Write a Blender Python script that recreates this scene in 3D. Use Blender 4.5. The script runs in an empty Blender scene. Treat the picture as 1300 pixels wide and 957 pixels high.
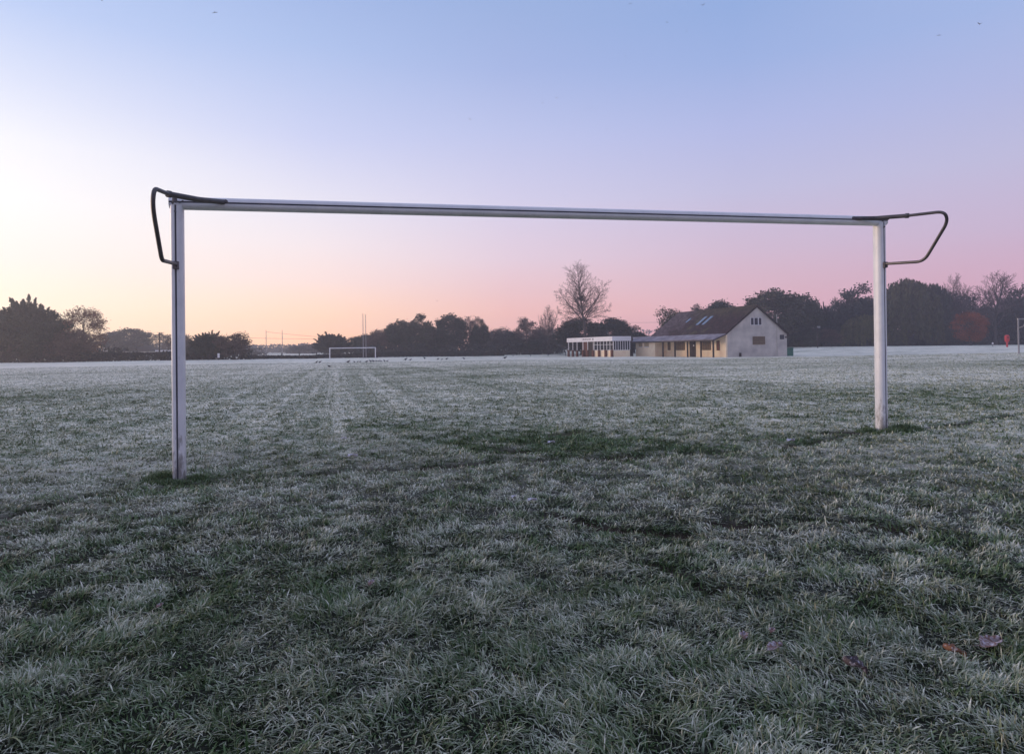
import bpy, math, random
import numpy as np
from mathutils import Vector, Matrix
random.seed(7)
RNG = np.random.default_rng(11)
R = math.radians
sc = bpy.context.scene
COL = sc.collection

# ------------------------------------------------------------------ camera model (photo is 1300 wide, principal point 650,434)
F = 800.0
EYE = 1.06
PITCH, ROLL = R(0.57), R(0.8)
fw = np.array([0, math.cos(PITCH), math.sin(PITCH)])
u0 = np.array([0, -math.sin(PITCH), math.cos(PITCH)])
r0 = np.array([1.0, 0, 0])
rv = math.cos(ROLL) * r0 - math.sin(ROLL) * u0
uv = math.cos(ROLL) * u0 + math.sin(ROLL) * r0
CAM = np.array([0, 0, EYE])

def P(px, py, d):
    return CAM + (px - 650) / F * d * rv + (434 - py) / F * d * uv + d * fw

def HZ(px):
    return 442 - (px - 650) * math.tan(ROLL)

# ------------------------------------------------------------------ numpy noise
def _h(ix, iy, seed):
    n = (ix.astype(np.int64) * 374761393 + iy.astype(np.int64) * 668265263 + seed * 1442695041) & 0x7fffffff
    n = ((n ^ (n >> 13)) * 1274126177) & 0x7fffffff
    n = (n ^ (n >> 16)) & 0xffff
    return n / 65535.0

def vnoise(x, y, seed=0):
    ix, iy = np.floor(x), np.floor(y)
    fx, fy = x - ix, y - iy
    fx = fx * fx * fx * (fx * (fx * 6 - 15) + 10); fy = fy * fy * fy * (fy * (fy * 6 - 15) + 10)
    a, b = _h(ix, iy, seed), _h(ix + 1, iy, seed)
    c, d = _h(ix, iy + 1, seed), _h(ix + 1, iy + 1, seed)
    return (a + (b - a) * fx) + ((c + (d - c) * fx) - (a + (b - a) * fx)) * fy

def fbm(x, y, seed=0, octs=4):
    s, a, t = 0, 1.0, 0
    for k in range(octs):
        c, sn = math.cos(0.6 * k + .3), math.sin(0.6 * k + .3)
        s = s + a * vnoise((x * c - y * sn) * 2 ** k + 17.3 * k, (x * sn + y * c) * 2 ** k - 9.1 * k, seed + k)
        t += a; a *= 0.55
    return s / t

def sstep(a, b, x):
    t = np.clip((x - a) / (b - a), 0, 1)
    return t * t * (3 - 2 * t)

# ------------------------------------------------------------------ terrain
def _cp(px, py, d):
    p = P(px, py, d); return (p[0], p[1], p[2])
CTRL = [_cp(-60, 461.5, 88), _cp(60, 460.5, 90), _cp(160, 458.5, 93), _cp(250, 457, 95), _cp(340, 456, 100), _cp(430, 455, 106),
        _cp(520, 453.5, 118), _cp(610, 452.5, 122), _cp(660, 452.5, 118), _cp(720, 453, 113), _cp(775, 453, 98), _cp(860, 453, 93),
        _cp(921, 453.3, 84), _cp(1000, 452.4, 87), _cp(690, 446, 175), _cp(600, 446.5, 190), _cp(800, 443, 180), _cp(1040, 440, 150),
        _cp(1160, 439, 150), _cp(1300, 437.5, 150), _cp(1400, 437, 150), _cp(1293, 449, 42), _cp(1400, 447, 45),
        (0, 0, 0), (-4, 6, -.01), (5, 8, .02), (0, 14, 0), (-12, 12, 0), (12, 12, .02), (0, 30, -.03), (-25, 30, -.03), (25, 30, .03),
        (0, 55, -.15), (-40, 60, -.08), (35, 62, -.2), (0, 260, .1), (-200, 200, .1), (200, 220, .3), (0, -30, 0), (-60, 0, 0), (60, 0, .1),
        (-120, 90, 0), (120, 100, .2), (0, 400, .5), (-350, 300, .5), (350, 300, .5)]
CT = np.array(CTRL)
def terr_low(x, y):
    w0 = np.zeros_like(x); z0 = np.zeros_like(x)
    for cx, cy, cz in CT:
        s = 4 + 0.16 * math.hypot(cx, cy)
        d2 = ((x - cx) ** 2 + (y - cy) ** 2) / (s * s)
        w = 1.0 / (0.15 + d2) ** 2
        w0 += w; z0 += w * cz
    return z0 / w0

_gx = np.linspace(-520, 520, 417); _GX, _GY = np.meshgrid(_gx, _gx)
_GZ = terr_low(_GX.ravel(), _GY.ravel()).reshape(_GX.shape)
def terr_fast(x, y):
    u = np.clip((x + 520) / 2.5, 0, 415.999); v = np.clip((y + 520) / 2.5, 0, 415.999)
    i = u.astype(int); j = v.astype(int); u = u - i; v = v - j
    return (_GZ[j, i] * (1 - u) + _GZ[j, i + 1] * u) * (1 - v) + (_GZ[j + 1, i] * (1 - u) + _GZ[j + 1, i + 1] * u) * v

# goal frame
PLd, PRd = 5.53, 7.5
pL = P(228, 606, PLd); pR = P(1119, 543, PRd)
gdir = np.array([pR[0] - pL[0], pR[1] - pL[1]]); gdir /= np.hypot(*gdir)
ndir = np.array([-gdir[1], gdir[0]])         # into the pitch
gmid = (pL[:2] + pR[:2]) / 2

def flat_ray(px, py):
    d = EYE / ((py - HZ(px)) / F)
    p = P(px, py, d); return p[0], p[1], d

FURROWS = [([(-60, 668), (0, 650), (60, 637), (120, 622), (190, 612), (240, 607), (330, 603), (420, 598), (520, 594), (620, 586), (700, 582), (800, 579), (900, 573), (960, 571), (1030, 563), (1070, 555), (1119, 549), (1170, 544), (1230, 537), (1300, 528), (1400, 517)], .06, .030, .95),
           ([(612, 574), (640, 571), (668, 572)], .09, .02, .9), ([(700, 549), (738, 546)], .10, .015, .8), ([(765, 560), (800, 557)], .08, .015, .7), ([(1046, 551), (1066, 550), (1088, 551)], .13, .02, 1.2),
           ([(500, 540), (560, 532), (620, 524), (650, 521)], .07, .02, .5),
           ([(700, 650), (745, 655), (790, 664), (830, 668), (870, 672)], .055, .03, 1.0),
           ([(915, 660), (950, 664), (985, 663)], .05, .02, .9),
           ([(1010, 655), (1090, 660), (1150, 668)], .05, .02, .8),
           ([(800, 708), (850, 716), (880, 730), (900, 742)], .06, .025, .7),
           ([(0, 655), (60, 662), (150, 655), (230, 648)], .04, .012, .4)]
FUR = []
for pts, wd, dep, st in FURROWS:
    FUR.append((np.array([flat_ray(*p)[:2] for p in pts]), wd, dep, st))
def seg_dist(x, y, pl):
    best = np.full(x.shape, 1e9)
    for (ax, ay), (bx, by) in zip(pl[:-1], pl[1:]):
        dx, dy = bx - ax, by - ay
        t = np.clip(((x - ax) * dx + (y - ay) * dy) / (dx * dx + dy * dy), 0, 1)
        best = np.minimum(best, np.hypot(x - ax - t * dx, y - ay - t * dy))
    return best
# patches of greener (negative) or whiter (positive) turf: px, py, half width px, half height px, delta
PATCH = [(690, 558, 125, 17, -1.0), (790, 568, 90, 9, -.6), (900, 566, 90, 6, -.55), (580, 572, 90, 7, -.45), (620, 560, 50, 10, -.35), (290, 600, 70, 10, -.3), (228, 612, 26, 7, -.8), (1130, 552, 32, 7, -.8), (1010, 557, 60, 8, -.45),
         (1060, 508, 190, 7, -.32), (1220, 500, 120, 6, -.38), (960, 497, 110, 4, -.28), (560, 500, 160, 14, -.08), (150, 500, 150, 10, -.10),
         (480, 543, 60, 6, -.35), (1065, 551, 16, 3, -.5), (150, 590, 110, 14, .35), (200, 645, 160, 14, .2), (60, 600, 80, 10, .2),
         (1180, 600, 120, 12, .18), (1010, 620, 120, 10, .15), (1150, 700, 90, 22, -.28), (820, 720, 90, 20, -.2), (640, 690, 60, 14, .05), (690, 690, 22, 7, -.6), (745, 690, 18, 7, -.5), (960, 690, 30, 6, .3),
         (430, 620, 150, 10, .15), (300, 760, 200, 30, -.15), (120, 710, 120, 14, -.15), (560, 830, 160, 20, -.1), (640, 810, 60, 14, -.2), (740, 815, 60, 14, -.2), (1000, 820, 90, 10, -.2), (1150, 480, 260, 8, .2), (880, 478, 200, 8, .15), (120, 478, 300, 6, .15),
         (1210, 448, 90, 1.6, -.7), (1060, 448.5, 60, 1.6, -.4), (560, 465, 120, 4, -.15), (640, 458, 150, 2, .15)]
PW = []
for px, py, hx, hy, dl in PATCH:
    x, y, d = flat_ray(px, py)
    _, y1, _ = flat_ray(px, py - hy * .8); _, y2, _ = flat_ray(px, py + hy)
    PW.append((x, y, hx / F * d, max(.12, abs(y1 - y2) / 2), dl))

def furrow(x, y, r):
    out = np.zeros_like(x); soil = np.zeros_like(x)
    m = (y > .5) & (y < 14) & (np.abs(x) < 13)
    if m.any():
        xm, ym = x[m], y[m]
        wob = (fbm(xm * 2.2, ym * 2.2, 91, 3) - .5) * .12
        o = np.zeros_like(xm); s = np.zeros_like(xm)
        for pl, wd, dep, st in FUR:
            dd = np.abs(seg_dist(xm, ym, pl) + wob * .8)
            brk = sstep(.15, .45, fbm(xm * 1.3, ym * 1.3, 77, 2) + .15)
            g = np.exp(-(dd / wd) ** 2) * brk
            o = np.maximum(o, g * dep); s = np.maximum(s, g * st)
        out[m] = o; soil[m] = s
    return out, soil

def ground(x, y, want_soil=False):
    x = np.asarray(x, float); y = np.asarray(y, float)
    r = np.hypot(x, y)
    z = terr_fast(x, y)
    near = 1 - sstep(10, 45, r)
    z = z + (fbm(x / 2.6, y / 2.6, 3, 2) - .5) * .07 * (0.4 + .6 * near)
    z = z + (fbm(x / .75, y / .75, 5, 2) - .5) * .055 * (.25 + .75 * near)
    z = z + (fbm(x / .20, y / .20, 9, 3) - .5) * .038 * near
    for pp in (pL, pR):
        d2 = (x - pp[0]) ** 2 + (y - pp[1]) ** 2
        g_ = np.exp(-d2 / .8); z = z * (1 - g_) + g_ * (pp[2] - .025 + (z - terr_fast(x, y)) * .35)
    f, s = furrow(x, y, r)
    z = z - f
    return (z, s) if want_soil else z

def gz(x, y):
    return float(ground(np.array([x]), np.array([y]))[0])

def frost(x, y):
    x = np.asarray(x, float); y = np.asarray(y, float)
    r = np.hypot(x, y)
    f = 0.53 + (fbm(x / 3.1, y / 2.0, 21, 4) - .5) * (.45 + .35 * sstep(6, 14, r))
    f = f + (fbm(x / .5, y / .4, 31, 2) - .5) * .34
    f = f + ((sstep(.38, .62, fbm(x / .15, y / .11, 35, 2)) - .5) * .5 + (vnoise(x / .05, y / .045, 37) - .5) * .45) * (1 - sstep(10, 28, r))
    f = f + (fbm(x / 13, y / 9, 41, 3) - .5) * .5
    f = f - .24 * (1 - sstep(2.0, 4.5, r))
    f = f + .12 * sstep(0, 20, -x) * sstep(6, 14, r)
    f = f + .16 * sstep(3.5, 7, y) + .20 * sstep(30, 60, y) - .06 * sstep(9, 16, y)
    # mown lines that run down the pitch
    u = (x - gmid[0]) * gdir[0] + (y - gmid[1]) * gdir[1]
    v = (x - gmid[0]) * ndir[0] + (y - gmid[1]) * ndir[1]
    w = sstep(2.5, 9, v) * (1 - sstep(75, 95, v))
    st = (vnoise(u / .32, v / 40, 51) - .5) * .40 + (vnoise(u / 1.1, v / 60, 52) - .5) * .25
    f = f + st * w * (1 - sstep(8, 16, np.abs(u)) * .75)
    for px, py, hx, hy, dl in PW:
        q = ((x - px) / hx) ** 2 + ((y - py) / hy) ** 2
        m = q < 9
        if m.any():
            f[m] += dl * np.exp(-q[m] * 1.1) * (.25 + 1.15 * sstep(.3, .62, fbm(x[m] * 2.2, y[m] * 3.4, 61, 3)))
    for (px0, py0, px1, py1, wd, am) in TRACKS:
        dd = seg_dist(x, y, np.array([(px0, py0), (px1, py1)]))
        f = f + am * 1.4 * np.exp(-(dd / wd) ** 2)
    _, s = furrow(x, y, r)
    f = f - s * .9
    nr_ = (1 - sstep(2.2, 4.2, r)) * .55
    f = f * (1 - nr_) + .36 * nr_
    return np.clip(f, 0, 1)
TRACKS = []
for a, b, wd, am in [((434, 560), (427.5, 463), .055, .5), ((424, 560), (426.2, 463), .05, .35), ((410, 550), (423.5, 463), .06, .25), ((450, 530), (431, 463), .07, .2),
                     ((540, 525), (467, 474), .12, .35), ((510, 522), (458, 474), .09, .3), ((290, 535), (400, 470), .12, .35), ((330, 535), (410, 468), .1, .3), ((150, 560), (380, 468), .14, .3), ((370, 540), (418, 468), .08, .25)]:
    p, q = flat_ray(*a), flat_ray(*b)
    TRACKS.append((p[0], p[1], q[0], q[1], wd, am))

def hit(px, py):
    d = 1.2
    while d < 400:
        p = P(px, py, d)
        if p[2] <= gz(p[0], p[1]):
            break
        d *= 1.01
    lo, hi = d / 1.01, d
    for _ in range(12):
        m = (lo + hi) / 2; p = P(px, py, m)
        if p[2] <= gz(p[0], p[1]): hi = m
        else: lo = m
    return P(px, py, hi), hi

# ------------------------------------------------------------------ materials
def mat(name):
    m = bpy.data.materials.new(name); m.use_nodes = True
    nt = m.node_tree; nt.nodes.clear()
    out = nt.nodes.new('ShaderNodeOutputMaterial'); b = nt.nodes.new('ShaderNodeBsdfPrincipled')
    nt.links.new(b.outputs[0], out.inputs[0])
    return m, nt, b
def N(nt, t, **kw):
    n = nt.nodes.new(t)
    for k, v in kw.items(): setattr(n, k, v)
    return n
def noise(nt, scale, det=4, vec=None, rough=.55):
    n = N(nt, 'ShaderNodeTexNoise'); n.inputs['Scale'].default_value = scale; n.inputs['Detail'].default_value = det; n.inputs['Roughness'].default_value = rough
    if vec is not None: nt.links.new(vec, n.inputs['Vector'])
    return n.outputs['Fac']
def ramp(nt, fac, stops, interp='LINEAR'):
    n = N(nt, 'ShaderNodeValToRGB'); cr = n.color_ramp; cr.interpolation = interp
    while len(cr.elements) < len(stops): cr.elements.new(.5)
    for e, (p, c) in zip(cr.elements, stops):
        e.position = p; e.color = (c[0], c[1], c[2], 1) if not isinstance(c, (int, float)) else (c, c, c, 1)
    nt.links.new(fac, n.inputs[0]); return n.outputs[0]
def mixc(nt, fac, a, b, mode='MIX'):
    n = N(nt, 'ShaderNodeMix', data_type='RGBA', blend_type=mode)
    for v, i in ((fac, 0), (a, 6), (b, 7)):
        if isinstance(v, (int, float)): n.inputs[i].default_value = v
        elif isinstance(v, tuple): n.inputs[i].default_value = (*v, 1)
        else: nt.links.new(v, n.inputs[i])
    return n.outputs[2]
def math_(nt, op, a, b=None, c=None):
    n = N(nt, 'ShaderNodeMath', operation=op)
    for i, v in enumerate((a, b, c)):
        if v is None: continue
        if isinstance(v, (int, float)): n.inputs[i].default_value = v
        else: nt.links.new(v, n.inputs[i])
    return n.outputs[0]
def bump(nt, b, h, strength=.3, dist=.02):
    n = N(nt, 'ShaderNodeBump'); n.inputs['Strength'].default_value = strength; n.inputs['Distance'].default_value = dist
    nt.links.new(h, n.inputs['Height']); nt.links.new(n.outputs[0], b.inputs['Normal'])
def simple(name, c1, c2=None, scale=4, rough=.7, spec=.3, metal=0, bs=.2, bd=.01, bscale=None):
    m, nt, b = mat(name)
    tc = N(nt, 'ShaderNodeTexCoord').outputs['Object']
    c2 = c2 or tuple(x * .8 for x in c1)
    f = noise(nt, scale, 5, tc)
    c = ramp(nt, f, [(.3, c1), (.7, c2)])
    nt.links.new(c, b.inputs['Base Color'])
    b.inputs['Roughness'].default_value = rough; b.inputs['Specular IOR Level'].default_value = spec; b.inputs['Metallic'].default_value = metal
    bump(nt, b, noise(nt, bscale or scale * 6, 3, tc), bs, bd)
    return m
M = {}
M['paint'] = simple('white_post_paint', (.88, .88, .88), (.76, .77, .78), 7, .38, .5, bs=.08, bd=.004, bscale=40)
_nt = M['paint'].node_tree; _b = [n_ for n_ in _nt.nodes if n_.type == 'BSDF_PRINCIPLED'][0]; _src = _b.inputs['Base Color'].links[0].from_socket
_tc = N(_nt, 'ShaderNodeTexCoord').outputs['Object']; _sp = N(_nt, 'ShaderNodeSeparateXYZ'); _nt.links.new(_tc, _sp.inputs[0])
_mp = N(_nt, 'ShaderNodeMapping'); _mp.inputs['Scale'].default_value = (1, 1, .35); _nt.links.new(_tc, _mp.inputs[0])
_d = math_(_nt, 'ADD', ramp(_nt, _sp.outputs[2], [(0, .55), (.12, .42), (.5, .08), (1, 0.0)]), math_(_nt, 'MULTIPLY_ADD', noise(_nt, 22, 5, _mp.outputs[0], .7), 1.6, -.95))
_c = mixc(_nt, math_(_nt, 'MULTIPLY', ramp(_nt, _d, [(.1, 0.0), (.45, 1.0)]), .75), _src, (.12, .10, .075)); _nt.links.new(_c, _b.inputs['Base Color'])
M['groove'] = simple('dark_groove', (.10, .102, .12), None, 5, .8, .1)
M['steel'] = simple('weathered_dark_steel', (.075, .07, .075), (.14, .125, .125), 14, .45, .5, .5, .15, .002)
M['bark'] = simple('bark', (.055, .045, .042), (.09, .075, .07), 3, .9, .1, bs=.5, bd=.03)
M['cream'] = simple('cream_render', (.97, .82, .58), (.88, .67, .46), 1.3, .9, .2, bscale=20)
M['greyrender'] = simple('grey_white_render', (.66, .61, .54), (.42, .39, .36), .7, .9, .2, bscale=14)
M['white'] = simple('white_boarding', (.82, .80, .80), (.74, .71, .72), 1.2, .6, .3)
M['darkwood'] = simple('dark_timber', (.035, .028, .028), (.06, .045, .04), 3, .7, .2)
M['brick'] = simple('brown_brick', (.20, .085, .055), (.13, .06, .045), 5, .9, .1)
M['boards'] = simple('tan_shutter_boards', (.22, .16, .10), (.15, .105, .07), 4, .8, .2)
M['tan'] = simple('tan_window_boards', (.50, .37, .22), (.42, .31, .19), 4, .8, .2)
M['khaki'] = simple('olive_door_paint', (.12, .10, .055), (.09, .075, .04), 3, .7, .2)
M['greenbin'] = simple('dark_green_paint', (.02, .15, .10), (.015, .11, .08), 3, .45, .4)
M['red'] = simple('red_paint', (.62, .03, .04), (.5, .025, .035), 5, .5, .4)
M['far_post'] = simple('galvanised_post', (.34, .33, .33), (.26, .25, .26), 6, .5, .4, .2)
M['slate'] = simple('bungalow_roof_tiles', (.02, .018, .02), (.035, .03, .032), 2, .85, .2)
M['bird'] = simple('dark_feathers', (.012, .012, .016), (.03, .03, .035), 12, .6, .3)
M['gull'] = simple('grey_feathers', (.14, .14, .17), (.2, .2, .23), 12, .7, .2)
M['wire'] = simple('black_cable', (.05, .045, .05), None, 3, .7, .2)
# window glass
m, nt, b = mat('dark_window_glass'); b.inputs['Base Color'].default_value = (.025, .03, .04, 1); b.inputs['Roughness'].default_value = .15; b.inputs['Specular IOR Level'].default_value = .5
tc = N(nt, 'ShaderNodeTexCoord').outputs['Object']; bump(nt, b, noise(nt, 1.2, 2, tc), .15, .02); M['glass'] = m
m, nt, b = mat('skylight_glass'); b.inputs['Base Color'].default_value = (.22, .26, .30, 1); b.inputs['Roughness'].default_value = .12; b.inputs['Metallic'].default_value = .85
tc = N(nt, 'ShaderNodeTexCoord').outputs['Object']; bump(nt, b, noise(nt, 1.2, 2, tc), .1, .01); M['skyglass'] = m

def tile_mat(name, ca, cb, moss, mossamt, frosty):
    m, nt, b = mat(name)
    tc = N(nt, 'ShaderNodeTexCoord').outputs['Object']
    br = N(nt, 'ShaderNodeTexBrick'); br.inputs['Scale'].default_value = 2.4; br.inputs['Mortar Size'].default_value = .04; br.inputs['Color1'].default_value = (*ca, 1); br.inputs['Color2'].default_value = (*cb, 1); br.inputs['Mortar'].default_value = tuple(c * .4 for c in ca) + (1,)
    mp = N(nt, 'ShaderNodeMapping'); mp.inputs['Rotation'].default_value = (0, 0, R(90)); nt.links.new(tc, mp.inputs[0]); nt.links.new(mp.outputs[0], br.inputs[0])
    pat = noise(nt, .45, 6, tc, .6)
    c = mixc(nt, ramp(nt, pat, [(.5 - mossamt * .2, 0.0), (.62, 1.0)]), br.outputs['Color'], moss)
    blot = noise(nt, 1.1, 6, tc, .65)
    c = mixc(nt, ramp(nt, blot, [(.45, 0.0), (.75, 1.0)]), c, tuple(x * .45 for x in ca))
    fr = noise(nt, .8, 5, tc, .7)
    c = mixc(nt, ramp(nt, fr, [(.5 - frosty * .35, 0.0), (.8 - frosty * .3, frosty)]), c, (.42, .40, .46))
    if frosty < .3:
        sp = N(nt, 'ShaderNodeSeparateXYZ'); nt.links.new(tc, sp.inputs[0]); n2 = noise(nt, .7, 5, tc, .65)
        zr = math_(nt, 'ADD', math_(nt, 'MULTIPLY', sp.outputs[2], .22), math_(nt, 'MULTIPLY', n2, .7))
        yr = math_(nt, 'ADD', math_(nt, 'MULTIPLY', sp.outputs[1], .05), math_(nt, 'MULTIPLY', noise(nt, .5, 4, tc, .6), .9))
        c = mixc(nt, math_(nt, 'MULTIPLY', ramp(nt, zr, [(.0, 0.0), (1.0, 1.0)]), ramp(nt, math_(nt, 'SUBTRACT', zr, 1.0), [(.55, 0.0), (.72, .6)])), c, moss)
        c = mixc(nt, ramp(nt, yr, [(.98, 0.0), (1.0, .0)]) if False else math_(nt, 'MULTIPLY', ramp(nt, math_(nt, 'SUBTRACT', yr, .6), [(.42, 0.0), (.55, .75)]), 1.0), c, (.15, .115, .13))
        dk = ramp(nt, noise(nt, 2.2, 5, tc, .7), [(.44, 0.0), (.56, .8)]); c = mixc(nt, dk, c, (.018, .011, .013))
    nt.links.new(c, b.inputs['Base Color']); b.inputs['Roughness'].default_value = .85; b.inputs['Specular IOR Level'].default_value = .2
    bump(nt, b, br.outputs['Fac'], -.5, .03)
    return m
M['tiles'] = tile_mat('mossy_red_brown_tiles', (.075, .034, .034), (.045, .025, .028), (.085, .075, .035), -.35, .10)
M['tiles_frost'] = tile_mat('frosted_tiles', (.13, .10, .11), (.09, .07, .08), (.17, .14, .155), .5, .65)
M['felt'] = simple('frosted_roof_felt', (.40, .39, .43), (.3, .29, .33), 1, .9, .1)

# foliage: object colour x vertex tone
m, nt, b = mat('foliage')
oi = N(nt, 'ShaderNodeObjectInfo').outputs['Color']; at = N(nt, 'ShaderNodeAttribute', attribute_name='tone').outputs['Color']
c = mixc(nt, 1.0, oi, at, 'MULTIPLY'); nt.links.new(c, b.inputs['Base Color'])
b.inputs['Roughness'].default_value = .85; b.inputs['Specular IOR Level'].default_value = .15
M['leaf'] = m
m, nt, b = mat('twigs')
oi = N(nt, 'ShaderNodeObjectInfo').outputs['Color']
c = mixc(nt, noise(nt, .7, 3, N(nt, 'ShaderNodeTexCoord').outputs['Object']), oi, (.05, .04, .04)); nt.links.new(c, b.inputs['Base Color']); b.inputs['Roughness'].default_value = .9
M['twig'] = m

# grass blades
m, nt, b = mat('grass_blades')
a1 = N(nt, 'ShaderNodeAttribute', attribute_name='tone')
sp = N(nt, 'ShaderNodeSeparateColor'); nt.links.new(a1.outputs['Color'], sp.inputs[0])   # r: frost, g: height on blade, b: random
rnd = sp.outputs[2]
green = ramp(nt, rnd, [(0, (.04, .09, .028)), (.35, (.085, .15, .052)), (.7, (.145, .215, .08)), (.9, (.25, .25, .11)), (1, (.34, .27, .14))])
fr = math_(nt, 'MULTIPLY', sp.outputs[0], ramp(nt, sp.outputs[1], [(0, .03), (.4, .45), (.75, .95), (1, 1.0)]))
speck = noise(nt, 260, 2, N(nt, 'ShaderNodeTexCoord').outputs['Object'])
fr2 = math_(nt, 'MULTIPLY', fr, ramp(nt, speck, [(.35, .55), (.6, 1.0)]))
c = mixc(nt, fr2, green, (.97, .94, .82)); nt.links.new(c, b.inputs['Base Color'])
b.inputs['Roughness'].default_value = .6; b.inputs['Specular IOR Level'].default_value = .3
M['blade'] = m

# ground
m, nt, b = mat('frosted_turf')
tc = N(nt, 'ShaderNodeTexCoord').outputs['Object']
at = N(nt, 'ShaderNodeAttribute', attribute_name='tone'); sp = N(nt, 'ShaderNodeSeparateColor'); nt.links.new(at.outputs['Color'], sp.inputs[0])  # r frost, g soil, b thatch blackened to paint in the shade between blades
f1 = noise(nt, 9, 6, tc, .75); f2 = noise(nt, 1.6, 5, tc, .6); f3 = noise(nt, 45, 3, tc, .6)
ff = math_(nt, 'ADD', sp.outputs[0], math_(nt, 'MULTIPLY_ADD', f1, 1.5, -.75))
ff = math_(nt, 'ADD', ff, math_(nt, 'MULTIPLY_ADD', f2, .7, -.35))
ff = math_(nt, 'ADD', ff, math_(nt, 'MULTIPLY_ADD', f3, .6, -.3))
ffc = ramp(nt, ff, [(0, 0.0), (1, 1.0)])
gcol = ramp(nt, noise(nt, 3, 4, tc), [(.3, (.07, .115, .04)), (.7, (.11, .145, .06))])
c = mixc(nt, ffc, gcol, (.88, .85, .71))
c = mixc(nt, sp.outputs[2], c, mixc(nt, ffc, (.008, .010, .005), (.02, .024, .018)))  # near-black colours put the shade between blades into the thatch
c = mixc(nt, sp.outputs[1], c, (.05, .032, .026))
nt.links.new(c, b.inputs['Base Color']); b.inputs['Roughness'].default_value = .85; b.inputs['Specular IOR Level'].default_value = .15
bump(nt, b, math_(nt, 'ADD', math_(nt, 'MULTIPLY', f1, .6), math_(nt, 'MULTIPLY', f3, .4)), .9, .06)
M['turf'] = m

# ------------------------------------------------------------------ object helpers
def tag(o, label=None, cat=None, group=None, kind=None):
    for k, v in (('label', label), ('category', cat), ('group', group), ('kind', kind)):
        if v: o[k] = v
    return o
def empty(name, loc, rz=0, **kw):
    o = bpy.data.objects.new(name, None); COL.objects.link(o)
    o.location = tuple(loc); o.rotation_euler = (0, 0, rz); o.empty_display_size = .2
    return tag(o, **kw)
def npmesh(name, V, Fc, mt, parent=None, tone=None, smooth=False, link=True):
    """V (n,3); Fc list of (faces array (m,k))"""
    me = bpy.data.meshes.new(name)
    V = np.asarray(V, dtype=np.float32)
    Fc = [np.asarray(f, dtype=np.int32) for f in (Fc if isinstance(Fc, list) else [Fc]) if len(f)]
    loops = np.concatenate([f.ravel() for f in Fc]); cnt = np.concatenate([np.full(len(f), f.shape[1], np.int32) for f in Fc])
    me.vertices.add(len(V)); me.vertices.foreach_set('co', V.ravel())
    me.loops.add(len(loops)); me.loops.foreach_set('vertex_index', loops)
    me.polygons.add(len(cnt)); st = np.zeros(len(cnt), np.int32); st[1:] = np.cumsum(cnt)[:-1]
    me.polygons.foreach_set('loop_start', st)
    if smooth: me.polygons.foreach_set('use_smooth', np.ones(len(cnt), bool))
    me.update(calc_edges=True)
    if tone is not None:
        a = me.color_attributes.new('tone', 'FLOAT_COLOR', 'POINT')
        t = np.ones((len(V), 4), np.float32); t[:, :tone.shape[1]] = tone
        a.data.foreach_set('color', t.ravel())
    me.materials.append(mt)
    o = bpy.data.objects.new(name, me)
    if link: COL.objects.link(o)
    if parent is not None: o.parent = parent
    return o
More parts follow.
